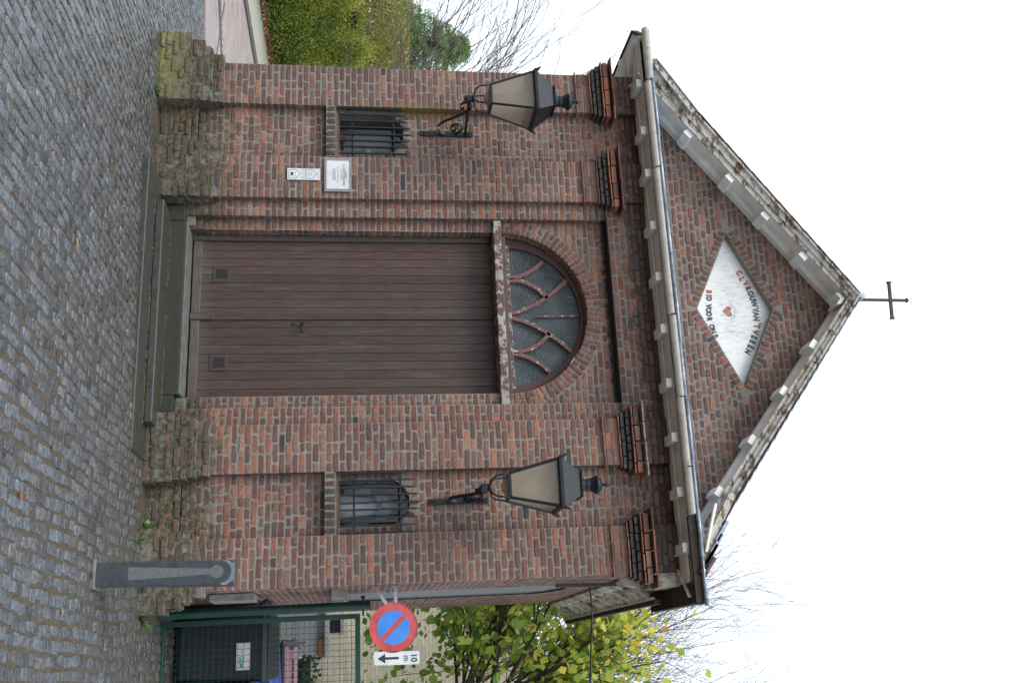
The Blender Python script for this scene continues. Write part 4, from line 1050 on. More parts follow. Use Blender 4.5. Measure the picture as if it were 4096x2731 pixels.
# roof planes
for s, xe, slo, ze in ((-1, -2.66, .735, .088), (1, 2.30, .775, .088)):
    b = MB(); P = [(GXc, -.285), (xe, -.285 if s > 0 else .1), (xe, 4.2), (GXc, 4.2)]
    if s < 0: P = [(GXc,-.285),(-2.34,-.285),(-2.40,.10),(-2.40,4.2),(GXc,4.2)]
    if s > 0: P = [(GXc,-.285),(2.06,-.285),(2.16,.10),(2.16,4.2),(GXc,4.2)]
    T = [(x, y, SZ+ze-slo*abs(x-GXc)) for x, y in P]; n = len(T); b.add(T+[(x,y,z-.03) for x,y,z in T], [tuple(range(n)), tuple(range(2*n-1,n-1,-1))]+[(i,(i+1)%n,(i+1)%n+n,i+n) for i in range(n)])
    rf = b.build('roof', M['tile'], CH)
    nt_ = 24 if s > 0 else 16
    for i in range(nt_):
        x = GXc+s*(.03+ (2.0 if s > 0 else 2.28)*(i+.5)/nt_); d_ = Vector((1,0,-s*slo)).normalized(); nn = Vector((s*slo,0,1)).normalized()
        L = (2.05 if s > 0 else 2.32)/nt_*1.26
        c = Vector((x, -.275, SZ+ze+.006-slo*abs(x-GXc))); b = MB(); b.obox(c, d_*(L*.56)+nn*(.003*s), (0,.030,0), nn*.004); b.build('verge_tile', M['zinc'] if s > 0 and i > 0 and i < 22 else M['tile'], rf)
b = MB(); b.tube([(GXc,-.30,SZ+.10),(GXc,4.2,SZ+.10)], .03, 8); b.build('ridge', M['zinc'], CH)
# cross
cr = bpy.data.objects.new('roof_cross', None); COL.objects.link(cr); put(cr, CH)
cy = -.22; cxx = -.075
b = MB(); b.obox((cxx+.003, cy, 6.325), (.011,0,0), (0,.011,0), (.004,0,.265)); b.build('upright', M['rust_iron'], cr)
b = MB(); b.obox((cxx+.005, cy, 6.420), (.176,0,-.014), (0,.010,0), (.001,0,.013)); b.build('crossbar', M['rust_iron'], cr)
for (x, z, dx, dz) in ((cxx-.165, 6.433, 1, 0), (cxx+.175, 6.407, 1, 0), (cxx+.006, 6.575, 0, 1)):
    b = MB(); b.obox((x, cy, z), (.006 if dx else .018,0,0), (0,.016,0), (0,0,.018 if dx else .006)); b.build('end_collar', M['rust_iron'], cr)
# side window
sw = bpy.data.objects.new('side_window', None); COL.objects.link(sw); put(sw, CH)
P = [(.93,1.60)]+[(1.515-.585*math.cos(math.pi*i/16), 3.30+.33*math.sin(math.pi*i/16)) for i in range(17)]+[(2.10,1.60)]
b = MB(); b.prism([(y, z) for y, z in P], (2.172,0,0), (0,1,0), UZ, (-.02,0,0)); b.build('pane', M['sideglass'], sw)
for i in range(26): z = 1.64+.075*i; b = MB(); b.box(2.176, 2.180, .94, 2.09, z, z+.004); b.build('mesh_wire', M['galv'], sw)
for i in range(13): y = .98+.09*i; b = MB(); b.box(2.181, 2.184, y, y+.004, 1.60, 3.30+.32*math.sqrt(max(0,1-((y-1.515)/.6)**2))); b.build('mesh_wire', M['galv'], sw)
bx('stone_sill', M['concrete'], sw, 2.16, 2.27, .30, 2.2, 1.50, 1.598)
bx('stone_block', M['concrete'], CH, 2.205, 2.26, .27, .62, .56, .90, bevel=.004)
# downpipe-like rusted bar and cable
b = MB(); b.beam((2.235,.45,3.36), (2.235,.62,3.92), .03, .03, up=(0,1,0)); b.build('rusted_bar', M['rust_iron'], CH)

# ================================================================== LANTERNS
def make_lantern(X, label):
    Yl = -.55; t = thing('wall_lantern', (X, .075, 2.53), label, 'lantern', 'lanterns bracketed to the chapel front')
    I = M['lamp_iron']
    pl = bx('wall_plate', I, t, X-.023, X+.023, .062, .080, 2.288, 2.768, bevel=.002)
    for z in (2.325, 2.73):
        b = MB(); b.tube([(X,.062,z),(X,.050,z)], [.011,.007], 8); b.build('bolt', I, pl)
    b = MB(); b.beam((X,.07,2.70),(X,Yl+.01,2.672), .024, .022); b.build('arm', I, t)
    def M2(px, py): return (X, .070-(1150-py)*.63/510, 2.29+(px-105)*.2976/440*.97)
    sp = [(735,775),(690,705),(640,700),(600,735),(595,775),(625,790),(650,765)]
    b = MB(); b.strip([M2(*p) for p in [(745,770),(725,715),(680,695),(625,700),(592,735),(600,780),(630,785),(640,760)]], .026, .006); b.build('scroll', I, t)
    b = MB(); b.strip([M2(*p) for p in [(735,780),(640,850),(540,905),(440,950),(370,990),(335,1035),(340,1085),(380,1125),(450,1148),(530,1152),(600,1135),(655,1100),(678,1060),(660,1020),(610,1003),(550,1010),(512,1040),(510,1075),(540,1100),(575,1095),(590,1070),(575,1050)]], .026, .006); b.build('scroll', I, t)
    b = MB(); b.lathe((X,Yl,2.64), [(.012,-.012),(.022,0),(.033,.002),(.033,.05),(.024,.058),(.036,.062),(.036,.075),(.02,.078)], 12); b.build('collar', I, t, smooth=False)
    zb, zt, zr, zc = 2.850, 3.215, 3.245, 3.405; wb, wt = .092, .178
    for sx in (-1,1):
        for sy in (-1,1):
            b = MB(); pts = [(X+sx*.022,Yl+sy*.022,2.712),(X+sx*.055,Yl+sy*.055,2.722),(X+sx*.078,Yl+sy*.078,2.755),(X+sx*.084,Yl+sy*.084,2.80),(X+sx*wb,Yl+sy*wb,zb)]
            b.tube(pts, .0075, 6); b.build('cradle_arm', I, t, smooth=True)
    b = MB(); b.box(X-wb,X+wb,Yl-wb,Yl+wb,zb-.009,zb+.012); b.build('base_frame', I, t)
    for sx in (-1,1):
        for sy in (-1,1):
            b = MB(); b.beam((X+sx*wb,Yl+sy*wb,zb),(X+sx*wt,Yl+sy*wt,zt), .017, .017, up=(sx,sy,0)); b.build('corner_bar', I, t)
    for dx, dy in ((0,-1),(1,0),(0,1),(-1,0)):
        px_, py_ = (1,0) if dy else (0,1)
        b = MB(); e = .002
        V = [(X+dx*(wb-e)-px_*wb, Yl+dy*(wb-e)-py_*wb, zb+.01),(X+dx*(wb-e)+px_*wb, Yl+dy*(wb-e)+py_*wb, zb+.01),(X+dx*(wt-e)+px_*wt, Yl+dy*(wt-e)+py_*wt, zt),(X+dx*(wt-e)-px_*wt, Yl+dy*(wt-e)-py_*wt, zt)]
        b.add(V, [(0,1,2,3)]); b.build('glass_pane', M['lampglass'], t)
    b = MB(); w0, w1 = wb+(wt-wb)*.78-.012, wt-.012; b.add([(X-w0,Yl-w0,zb+.285),(X+w0,Yl-w0,zb+.285),(X+w0,Yl+w0,zb+.285),(X-w0,Yl+w0,zb+.285),(X-w1,Yl-w1,zt),(X+w1,Yl-w1,zt),(X+w1,Yl+w1,zt),(X-w1,Yl+w1,zt)], [(0,3,2,1),(0,1,5,4),(1,2,6,5),(2,3,7,6),(3,0,4,7)]); b.build('shading_box', I, t)  # dark box added inside to block light behind the pane tops
    b = MB(); b.lathe((X,Yl,zb+.10), [(.018,0),(.022,.02),(.045,.06),(.055,.10),(.040,.14),(.020,.17),(.018,.185)], 12); b.build('bulb', M['white'], t, smooth=True)
    # opaque base pan under the glass, small
    b = MB(); b.lathe((X,Yl,zb-.05), [(.03,0),(.07,.035),(.085,.042)], 12); b.build('drip_pan', M['lampglass'], t)
    b = MB()
    rr = [(wt+.004, zt-.012), (wt+.018, zt+.004), (wt+.018, zr-.01), (wt+.002, zr), (.090, zc-.012), (.100, zc-.010), (.102, zc), (.09, zc+.004)]
    V = []; F = []
    for w_, z_ in rr: V += [(X-w_,Yl-w_,z_),(X+w_,Yl-w_,z_),(X+w_,Yl+w_,z_),(X-w_,Yl+w_,z_)]
    for i in range(len(rr)-1):
        for k_ in range(4): F.append((i*4+k_, i*4+(k_+1)%4, (i+1)*4+(k_+1)%4, (i+1)*4+k_))
    m_ = (len(rr)-1)*4; F.append((m_,m_+1,m_+2,m_+3)); b.add(V, F); b.build('hood', I, t)
    b = MB()
    b.lathe((X,Yl,zc), [(.062,.0),(.050,.02),(.046,.05),(.052,.058),(.046,.064),(.050,.075),(.060,.110),(.070,.118),(.074,.126),(.074,.134),(.062,.150),(.040,.166),(.016,.176),(.010,.182)], 16); b.build('chimney_cap', I, t, smooth=True)
    b = MB(); b.lathe((X,Yl,zc+.178), [(.008,0),(.014,.010),(.010,.016),(.020,.026),(.018,.036),(.010,.055),(.002,.072)], 10); b.build('finial', I, t, smooth=True)
    for sx in (-1,1):
        for sy in (-1,1):
            w_ = wt+.014; b = MB(); o_ = Vector((X+sx*w_,Yl+sy*w_,zr-.02)); d_ = Vector((sx,sy,0)).normalized(); u_ = Vector((0,0,1)); sd = d_.cross(u_)
            b.prism([(-.03,0),(.006,-.008),(.012,.02),(.022,.052),(.004,.040),(-.012,.030)], o_-sd*.006, d_, u_, sd*.012); b.build('corner_horn', I, t)
    for dx, dy in ((0,-1),(1,0)):
        b = MB(); c = Vector((X+dx*.150, Yl+dy*.150, 3.288)); b.obox(c, Vector((dy,dx,0))*.012, Vector((-dx*.4,-dy*.4,.6)).normalized()*.010, Vector((dx*.6,dy*.6,.5)).normalized()*.004); b.build('vent_tab', M['ink'], t)
    return t
L1 = make_lantern(-1.778, 'black iron lantern with frosted panes beside the leftmost pilaster, above the left niche window')
copy_tree(L1, (3.341, 0, -.008), 'black iron lantern with frosted panes near the right corner, above the right niche window')

# ================================================================== STATUES in the niches
def statue(X, z0, H, robe, mantle, label, lean=0.0, hands=True, fair=True):
    t = thing('statue', (X, .40, z0), label, 'statue')
    b = MB(); n = 28; prof = [(.20,0),(.21,.05),(.175,.25),(.150,.45),(.125,.60),(.135,.70),(.125,.78),(.060,.83),(.042,.86)]
    V = []; F = []
    for i, (r_, z_) in enumerate(prof):
        for k_ in range(n):
            a = 2*math.pi*k_/n; fold = 1+.10*math.sin(a*9+z_*3)*(1-z_); V.append((X+r_*H*fold*math.cos(a)+lean*z_*H, .40+r_*H*.8*fold*math.sin(a), z0+z_*H))
    for i in range(len(prof)-1):
        for k_ in range(n): q = (k_+1)%n; F.append((i*n+k_, i*n+q, (i+1)*n+q, (i+1)*n+k_))
    F.append(tuple((len(prof)-1)*n+k_ for k_ in range(n))); b.add(V, F); b.build('robe', robe, t, smooth=True)
    for s in (-1,1):
        b = MB(); sh = Vector((X+s*.11*H+lean*.75*H, .40, z0+.76*H)); el = Vector((X+s*.17*H+lean*.6*H, .36, z0+.56*H)); ha = Vector((X+s*.03*H+lean*.6*H, .40-.20*H, z0+.64*H))
        b.tube([sh, (sh+el)/2+Vector((s*.01,0,0)), el, (el+ha)/2, ha], [.055*H,.058*H,.055*H,.048*H,.042*H], 10); b.build('sleeve', mantle, t, smooth=True)
        b = MB(); b.tube([ha, ha+Vector((-s*.02*H,-.02*H,.05*H)), ha+Vector((-s*.03*H,-.02*H,.09*H))], [.022*H,.026*H,.012*H], 8); b.build('hand', M['skin'], t, smooth=True)
    hc = Vector((X+lean*H, .395, z0+.925*H))
    b = MB(); prof = [(.001,-.085),(.030,-.075),(.050,-.045),(.058,0),(.056,.04),(.040,.07),(.001,.085)]; b.lathe(hc, [(r_*H, z_*H) for r_, z_ in prof], 14)
    b.add([tuple(hc+Vector(p)*H) for p in ((-.010,-.056,.0),(.010,-.056,.0),(0,-.075,-.018),(0,-.055,-.026),(0,-.056,.012))], [(0,1,2),(0,2,3),(1,3,2),(0,4,1)]); b.build('head', M['skin'], t, smooth=True)
    b = MB(); b.lathe(hc+Vector((0,.010*H,.010*H)), [(r_*H*1.14, z_*H*1.1) for r_, z_ in ((.050,-.06),(.062,-.02),(.061,.03),(.043,.066),(.001,.086))], 14)
    b.build('hair' if fair else 'veil', M['hair'] if fair else mantle, t, smooth=True)
    bx('plinth', M['render'], t, X-.19*H, X+.19*H, .28, .52, z0-.012, z0, bevel=.004)
    return t
statue(-1.665, 1.572, .40, M['robe_blue'], M['robe_blue'], 'small fair-haired figure in pale blue robe behind the left niche glass', -.10)
statue(1.545, 1.572, .52, M['robe_white'], M['robe_blue'], 'larger robed figure with joined hands and blue mantle behind the right niche glass', 0, True, False)
fp = thing('flower_pot', (-1.90, .36, 1.557), 'small terracotta flower pot behind the left niche glass', 'flower pot')
b = MB(); b.lathe((-1.90,.36,1.557), [(.026,0),(.036,.055),(.040,.055),(.040,.068),(.034,.068)], 14); b.build('pot', M['orange'], fp)
b = MB(); r7 = random.Random(4)
for i in range(26):
    c = Vector((-1.90,.36,1.64))+Vector((r7.gauss(0,.022), r7.gauss(0,.02), r7.gauss(.01,.022))); d_ = Vector((r7.gauss(0,1),r7.gauss(0,1),r7.gauss(0,1))).normalized()*.014; e_ = d_.cross(Vector((0,0,1))).normalized()*.009
    b.add([c-d_, c+e_, c+d_, c-e_], [(0,1,2,3)], (r7.random(),)*3)
b.build('flowers', M['grass'], fp)

# ================================================================== NOTICES on the pilaster
pn = thing('notice_board', (-1.305, -.012, 1.55), 'white printed notice under dull clear cover screwed to the brick pilaster', 'notice')
bx('cover_sheet', M['acrylic'], pn, -1.470, -1.142, -.018, -.012, 1.438, 1.669, bevel=.001)
ps = bx('paper', M['white'], pn, -1.438, -1.166, -.0215, -.0185, 1.457, 1.650)
def line(s, z, size, m, x=-1.302, sx=1.0): text(s, size, m, ps, (x, -.0225, z), name='lettering', sx=sx, ext=.0003)
line('KAPEL', 1.622, .016, M['ink'], sx=1.4); line('O.L. VROUW VAN DE VEEËN', 1.607, .0155, M['ink'], sx=1.06)
line('gebouwd in de 18de eeuw', 1.587, .0085, M['greyink']); line('OPEN', 1.563, .008, M['greyink']); line('elke dag van 9 uur tot zonsondergang', 1.5545, .0095, M['greyink'], sx=1.15)
for i, s in enumerate(('gelieve de stilte te bewaren in de', 'kapel en de deur te sluiten na uw', 'bezoek. kaarsen kunnen worden aan', 'gestoken bij het altaar vooraan')): line(s, 1.535-.0078*i, .0075, M['greyink'], sx=1.1)
for x in (-1.458, -1.154):
    for z in (1.452, 1.655): b = MB(); b.tube([(x,-.0185,z),(x,-.021,z)], .004, 8); b.build('screw', M['galv'], pn)
def route_sign(z0, z1, arrow, label):
    t = thing('route_sign', (-1.305, -.012, (z0+z1)/2), label, 'sign', 'small white route signs on the pilaster')
    bx('plate', M['white'], t, -1.359, -1.250, -.0165, -.011, z0, z1, bevel=.0008)
    cx = -1.305; w = .038; zb_ = z0+.014
    P = [(cx-w,zb_),(cx+w,zb_),(cx+w+.005,zb_+.058),(cx,zb_+.098),(cx-w-.005,zb_+.058)]
    b = MB()
    for i in range(5): p, q = P[i], P[(i+1)%5]; b.beam((p[0],-.0172,p[1]),(q[0],-.0172,q[1]), .0008, .0030, up=(0,0,1) if abs(p[0]-q[0]) > .02 else (1,0,0))
    b.beam((cx,-.0172,P[3][1]),(cx,-.0172,P[3][1]+.020), .0008, .0018, up=(1,0,0)); b.beam((cx-.006,-.0172,P[3][1]+.012),(cx+.006,-.0172,P[3][1]+.012), .0008, .0018)
    b.build('chapel_outline', M['ink'], t)
    if arrow:
        b = MB(); b.prism([(-.020,0),(-.002,.020),(-.002,.009),(.016,.009),(.016,-.009),(-.002,-.009),(-.002,-.020)], (cx,-.0172,zb_+.026), UX, UZ, (0,.0006,0)); b.build('arrow', M['ink'], t)
        text('Kapelroute', .011, M['greyink'], t, (cx,-.0172,zb_+.055), name='lettering', ext=.0003)
    else:
        text('1', .026, M['ink'], t, (cx,-.0172,zb_+.024), name='lettering', ext=.0003); text('Kapelroute', .011, M['greyink'], t, (cx,-.0172,zb_+.055), name='lettering', ext=.0003)
        b = MB(); n = 20
        for i in range(n): a, c = 2*math.pi*i/n, 2*math.pi*(i+1)/n; b.beam((cx+.02*math.cos(a),-.0172,zb_+.024+.02*math.sin(a)),(cx+.02*math.cos(c),-.0172,zb_+.024+.02*math.sin(c)), .0006, .0008, up=(0,1,0))
        b.build('ring', M['greyink'], t)
    b = MB(); b.lathe((0,0,0), [(.006,0),(.006,.0006)], 10); o = b.build('red_dot', M['red_sign'], t); o.data.transform(Matrix.Translation((cx+.032,-.0168,z1-.014))@Matrix.Rotation(R(90),4,'X'))
    text('2018', .009, M['greyink'], t, (cx-.032,-.0172,z1-.014), name='lettering', ext=.0003)
route_sign(1.263, 1.402, False, 'white route plate with chapel outline and number 1, directly below the notice')
route_sign(1.122, 1.261, True, 'white route plate with chapel outline and bold arrow, lowest of the plates')

# ================================================================== NO-PARKING SIGN
ns = thing('no_parking_sign', (2.525, .15, 1.985), 'round red and blue no parking sign held off the chapel corner', 'road sign')
SC = Vector((2.523, .15, 1.984)); sr = .187; tilt = Matrix.Rotation(R(-6), 3, 'Z')
def disc(r0, y, th, m, name, n=48, par=ns):
    b = MB(); b.prism([(r0*math.cos(2*math.pi*i/n), r0*math.sin(2*math.pi*i/n)) for i in range(n)], SC+Vector((0,y,0)), UX, UZ, (0, th, 0)); return b.build(name, m, par)
disc(sr, 0, .006, M['red_sign'], 'disc'); 
b = MB(); 
for i in range(48):
    a, c = 2*math.pi*i/48, 2*math.pi*(i+1)/48; b.beam(SC+Vector((sr*math.cos(a),.006,sr*math.sin(a))), SC+Vector((sr*math.cos(c),.006,sr*math.sin(c))), .022, .003, up=(math.cos(a),0,math.sin(a)))
b.build('rim', M['red_sign'], ns)
ri = .128; wv = .0185; ang0 = R(-45)
for sgn in (1, -1):       # blue halves either side of the slash running from upper left to lower right
    P = []; h = math.asin(wv/ri); n = 24
    for i in range(n+1):
        t_ = h+(math.pi-2*h)*i/n; P.append((ri*math.cos(t_), ri*math.sin(t_)))
    ca, sa = math.cos(ang0), math.sin(ang0); Q = [((x*ca-z*sgn*sa), (x*sa+z*sgn*ca)) for x, z in P]
    b = MB(); b.prism(Q, SC+Vector((0,-.0015,0)), UX, UZ, (0,.001,0)); b.build('blue_field', M['blue_sign'], ns)
dp = thing('distance_plate', (2.75, .15, 2.0), 'white plate reading 10 m with a down arrow beside the no parking sign', 'road sign')
b = MB(); b.prism([(x, z) for x, z in [(2.703+.01,1.826),(2.790,1.830),(2.800,1.842),(2.806,2.168),(2.796,2.180),(2.718,2.182),(2.706,2.172),(2.699,1.836)]], (0,.15,0), UX, UZ, (0,.004,0)); b.build('plate', M['white'], dp)
text('10', .066, M['ink'], dp, (2.755,.148,2.137), name='lettering', bold=.001); text('m', .066, M['ink'], dp, (2.757,.148,2.078), name='lettering', sx=.9)
b = MB(); b.prism([(-.008,.055),(.010,.055),(.009,-.050),(.036,-.050),(0,-.110),(-.036,-.050),(-.010,-.050)], (2.752,.1495,1.966), UX, UZ, (0,.001,0)); b.build('arrow', M['ink'], dp)
b = MB(); b.beam((2.202,.20,2.005),(2.80,.158,2.005), .006, .024); b.build('bracket_bar', M['galv'], ns)
b = MB(); b.beam((2.202,.21,1.845),(2.40,.162,1.965), .006, .026); b.build('bracket_bar', M['galv'], ns)

# ================================================================== BOLLARD
bo = thing('stone_bollard', (2.19, -1.54, .113), 'dark bluestone bollard with pale hammered keyhole inlay in front of the corner', 'bollard')
bxl, bxr, by0, by1 = 2.120, 2.262, -1.545, -1.405; bz = gz(2.2)-.02; bt = .955
b = MB(); P = [(bxl-.002,bz),(bxr+.002,bz),(bxr+.018,bt-.14),(bxr+.018,bt),(bxl+.012,bt),(bxl+.012,bt-.14)]
b.add([(bxl,by0,bz),(bxr,by0,bz),(bxr,by1,bz),(bxl,by1,bz),(bxl+.012,by0,bt),(bxr+.024,by0,bt),(bxr+.024,by1,bt),(bxl+.012,by1,bt)], [(0,3,2,1),(4,5,6,7),(0,1,5,4),(1,2,6,5),(2,3,7,6),(3,0,4,7)]); b.build('shaft', M['bollard'], bo, bevel=.007)
cxb = 2.205
n = 22; P = [(cxb-.040-.030, .35)]
ky = [(cxb-.050,.325),(cxb+.028,.325),(cxb+.011,.785)]
cz, rr_ = .845, .040
a0 = math.asin((cz-.785-.022)/rr_) if abs(cz-.807)/rr_ < 1 else 0
P = [(cxb-.050,.320),(cxb+.030,.320),(cxb+.012,.805)]+[(cxb-.004+rr_*math.cos(t), cz+rr_*math.sin(t)) for t in [R(-58)+R(296)*i/n for i in range(n+1)]]+[(cxb-.024,.805)]
b = MB(); b.prism(P, (0,by0-.0015,0), UX, UZ, (0,.002,0)); b.build('inlay', M['hammered'], bo)
b = MB(); P = []
for i in range(17): t = math.pi*i/16; P.append((cxb-.002+.067*math.cos(t), .872+.060*math.sin(t)))
Q = [(bxr+.020,.872),(bxr+.022,bt-.003),(bxl+.014,bt-.003),(bxl+.012,.872)]
V = []; F = []
for i in range(17):
    x, z = P[i]; V += [(x, by0-.002, z), (bxr+.022 if i < 4 else bxl+.014 if i > 12 else x, by0-.0025, z if i < 4 or i > 12 else bt-.003)]
for i in range(16): a = 2*i; F.append((a, a+1, a+3, a+2))
b.add(V, F); b.build('head_chamfer', simple('worn_bluestone', (0.12,0.14,0.17), (0.22,0.25,0.29), .5), bo)
b = MB(); b.obox((2.19,-1.475,gz(2.2)+.008), (.088,.004,0), (0,.088,0), (.0,0,.010)); b.build('mortar_collar', M['render'], bo, bevel=.005)

# ================================================================== GATE, BINS
gt = thing('mesh_gate', (2.37, .80, .12), 'green metal gate with welded wire mesh beside the chapel', 'gate')
gy = .80; gx0, gx1, gz0, gz1 = 2.373, 3.42, .105, 1.728
for d_ in ((gx0,gx0+.042,gy-.02,gy+.02,gz0,gz1),(gx1-.042,gx1,gy-.02,gy+.02,gz0,gz1)): bx('frame_upright', M['green_metal'], gt, *d_, bevel=.004)
for z in (gz0, gz1-.042): bx('frame_rail', M['green_metal'], gt, gx0+.043, gx1-.043, gy-.02, gy+.02, z, z+.042, bevel=.004)
b = MB(); nxw = int((gx1-gx0-.09)/.0485); nzw = int((gz1-gz0-.09)/.0485)
for i in range(1, nxw+1):
    x = gx0+.045+.0485*i
    b.tube([(x, gy, gz0+.04), (x, gy, gz1-.04)], .0018, 4)
for j in range(1, nzw+1):
    z = gz0+.045+.0485*j; pts = [(gx0+.04+.0485*i/2, gy-.004+.003*(i%2), z+(.0045 if (i//1)%2 else -.0045)) for i in range(2*nxw+2)]
    b.tube(pts, .0018, 4)
o = b.build('wire_mesh', M['green_metal'], gt); tag(o, kind='stuff')
gp = thing('gate_post', (2.33, .62, .11), 'round green gate post with black cap hinge beside the gate', 'post')
b = MB(); b.tube([(2.325,.66,.08),(2.318,.66,1.80)], .037, 20); b.build('post', M['green_metal'], gp, smooth=False)
b = MB(); b.tube([(2.318,.66,1.80),(2.318,.66,1.812)], .039, 20); b.build('cap', M['bin_black'], gp)
b = MB(); b.tube([(2.25,.62,1.752),(2.40,.66,1.752)], .008, 8); b.tube([(2.24,.62,1.752),(2.262,.62,1.752)], .018, 8); b.build('hinge_bolt', M['iron'], gp)
b = MB(); b.tube([(2.28,.62,.93),(2.25,.60,.97),(2.27,.61,1.01)], [.02,.024,.01], 8); b.build('hinge_bolt', M['iron'], gp)

def wheelie(x0, x1, y0, y1, z0, z1, body, lid, label, tilt=0.0, sticker=False):
    t = thing('wheeled_bin', ((x0+x1)/2, (y0+y1)/2, z0), label, 'waste bin', None)
    w = .03
    b = MB(); b.add([(x0+w,y0+w,z0+.06),(x1-w,y0+w,z0+.06),(x1-w,y1-w,z0+.06),(x0+w,y1-w,z0+.06),(x0,y0,z1),(x1,y0,z1),(x1,y1,z1),(x0,y1,z1)], [(0,3,2,1),(4,5,6,7),(0,1,5,4),(1,2,6,5),(2,3,7,6),(3,0,4,7)]); b.build('body', body, t, bevel=.02)
    b = MB(); b.add([(x0-.015,y0-.02,z1),(x1+.015,y0-.02,z1),(x1+.015,y1+.02,z1),(x0-.015,y1+.02,z1),(x0,y0,z1+.028),(x1,y0,z1+.028),(x1-.02,y1,z1+.06+tilt),(x0+.02,y1,z1+.06)], [(0,3,2,1),(4,5,6,7),(0,1,5,4),(1,2,6,5),(2,3,7,6),(3,0,4,7)]); b.build('lid', lid, t, bevel=.01)
    for x in (x0+.04, x1-.04):
        b = MB(); b.tube([(x-.022,y1-.02,z0+.09),(x+.022,y1-.02,z0+.09)], .09, 18); b.build('wheel', M['bin_black'], t)
    b = MB(); b.tube([(x0+.06,y1+.03,z1-.01),(x1-.06,y1+.03,z1-.01)], .013, 8); b.build('handle', M['bin_black'], t)
    b = MB(); b.box(x0-.012, x1+.012, y0-.014, y0-.001, z1-.045, z1-.004); b.build('rim', simple('grey_rim', (.05,.06,.06), (.09,.10,.10), .3), t, bevel=.004)
    return t
B1 = wheelie(2.30, 2.868, 1.35, 1.95, .10, .925, M['bin_black'], M['bin_black'], 'black wheeled bin with white sticker behind the green gate')
bx('sticker', M['white'], B1, 2.548, 2.776, 1.345, 1.347, .661, .779)
text('GEM', .050, simple('green_print', (0.02,.36,.10), (.03,.45,.14), .5), B1, (2.705,1.3445,.703), name='lettering', sx=.95, bold=.0015)
b = MB(); b.strip([(2.600,1.3445,.715),(2.612,1.3445,.703),(2.628,1.3445,.706),(2.640,1.3445,.716)], .001, .006, (0,1,0)); b.build('logo_swoosh', bpy.data.materials['green_print'], B1)
B2 = wheelie(2.885, 3.40, 1.30, 1.90, .10, .84, M['bin_dblue'], M['bin_blue'], 'blue wheeled bin at the frame edge behind the green gate')
B3 = wheelie(2.36, 3.30, 2.05, 2.45, .10, .885, M['bin_black'], M['bin_blue'], 'dark bin with bright blue lid standing behind the black bin', .05)
bb = thing('storage_box', (2.8, 2.72, .1), 'black storage box behind the blue lidded bin', 'box')
bx('box_body', M['bin_black'], bb, 2.52, 3.3, 2.60, 2.98, .1, .955, bevel=.02); bx('box_lid', M['bin_black'], bb, 2.50, 3.32, 2.58, 3.0, .956, .968, bevel=.004)
# dark hedge strip between wall and bins
# pink doll's bed
db = thing('doll_bed', (2.8, 2.75, .97), "pink wooden doll's bed with grey star shaped end on the black box", 'toy bed')
def starp(s): return [(-.07,0),(.06,0),(.05,.03),(.075,.07),(.04,.10),(.068,.155),(.02,.130),(-.02,.185),(-.03,.12),(-.085,.10),(-.055,.06)]
for x, m_, a in ((2.545,'greywood',.6),(3.02,'pinkwood',-.5)):
    b = MB(); b.prism([(p*1.05, q*1.15) for p, q in starp(1)], (x, 2.72, .972), (math.cos(a)*.8, math.sin(a), 0), UZ, (.012,-.004,0)); b.build('end_board', M[m_], db)
bx('side_rail', M['pinkwood'], db, 2.56, 3.03, 2.70, 2.714, .985, 1.020); bx('side_rail', M['pinkwood'], db, 2.57, 3.03, 2.70, 2.714, 1.075, 1.110); bx('side_rail', M['pinkwood'], db, 2.57, 3.03, 2.86, 2.874, 1.0, 1.05)
for i in range(7): x = 2.60+.07*i; bx('baluster', M['pinkwood'], db, x, x+.010, 2.702, 2.712, 1.021, 1.074)

# ================================================================== BACKGROUND RIGHT: house, ivy, tree
hs = thing('cream_house', (3, 9, .1), 'cream brick house with grey garage door seen beyond the gate', 'house')
hb_ = MB(); hb_.box(1.2, 5.5, 9.0, 13.0, 0.0, 2.9); 
hb_.prism([(1.2,2.9),(5.5,2.9),(3.35,5.2)], (0,9.0,0), UX, UZ, (0,4.0,0)); hb_.build('wall', M['cream'], hs)
b = MB()
for s, x in ((-1,.9),(1,5.8)): b.add([(3.35,8.8,5.36),(x,8.8,2.72),(x,13.2,2.72),(3.35,13.2,5.36),(3.35,8.8,5.26),(x,8.8,2.60),(x,13.2,2.60),(3.35,13.2,5.26)], [(0,1,2,3),(7,6,5,4),(0,4,5,1),(1,5,6,2),(2,6,7,3)])
b.build('roof', M['slate'], hs)
wn = bx('window', M['darkpane'], hs, 2.02, 2.24, 8.975, 8.999, 1.26, 1.44); bx('lintel', M['concrete'], wn, 1.95, 2.26, 8.955, 8.974, 1.442, 1.49)
ga = thing('garage', (2.3, 6.0, .1), 'low grey panelled garage with concrete lintel and white gutter', 'garage')
bx('door_panel', M['garage'], ga, 1.2, 2.62, 6.0, 6.04, .1, 1.185); bx('side_wall', M['garage'], ga, 2.58, 2.62, 6.05, 8.9, .1, 1.18)
for z in (.35,.62,.90,1.14): bx('panel_groove', M['concrete'], ga, 1.22, 2.60, 5.996, 5.9995, z, z+.006)
bx('lintel', M['concrete'], ga, 1.2, 2.64, 5.98, 6.3, 1.19, 1.275); bx('gutter', M['white'], ga, 1.2, 2.66, 5.93, 6.04, 1.280, 1.325, bevel=.01)
bx('roof', M['concrete'], ga, 1.2, 2.62, 6.05, 8.9, 1.24, 1.27)
pt_ = thing('planter', (2.5, 5.9, 1.19), 'narrow orange planter with withered plant hung on the garage lintel', 'planter')
bx('trough', M['orange'], pt_, 2.42, 2.60, 5.90, 5.975, 1.20, 1.245)
b = MB()
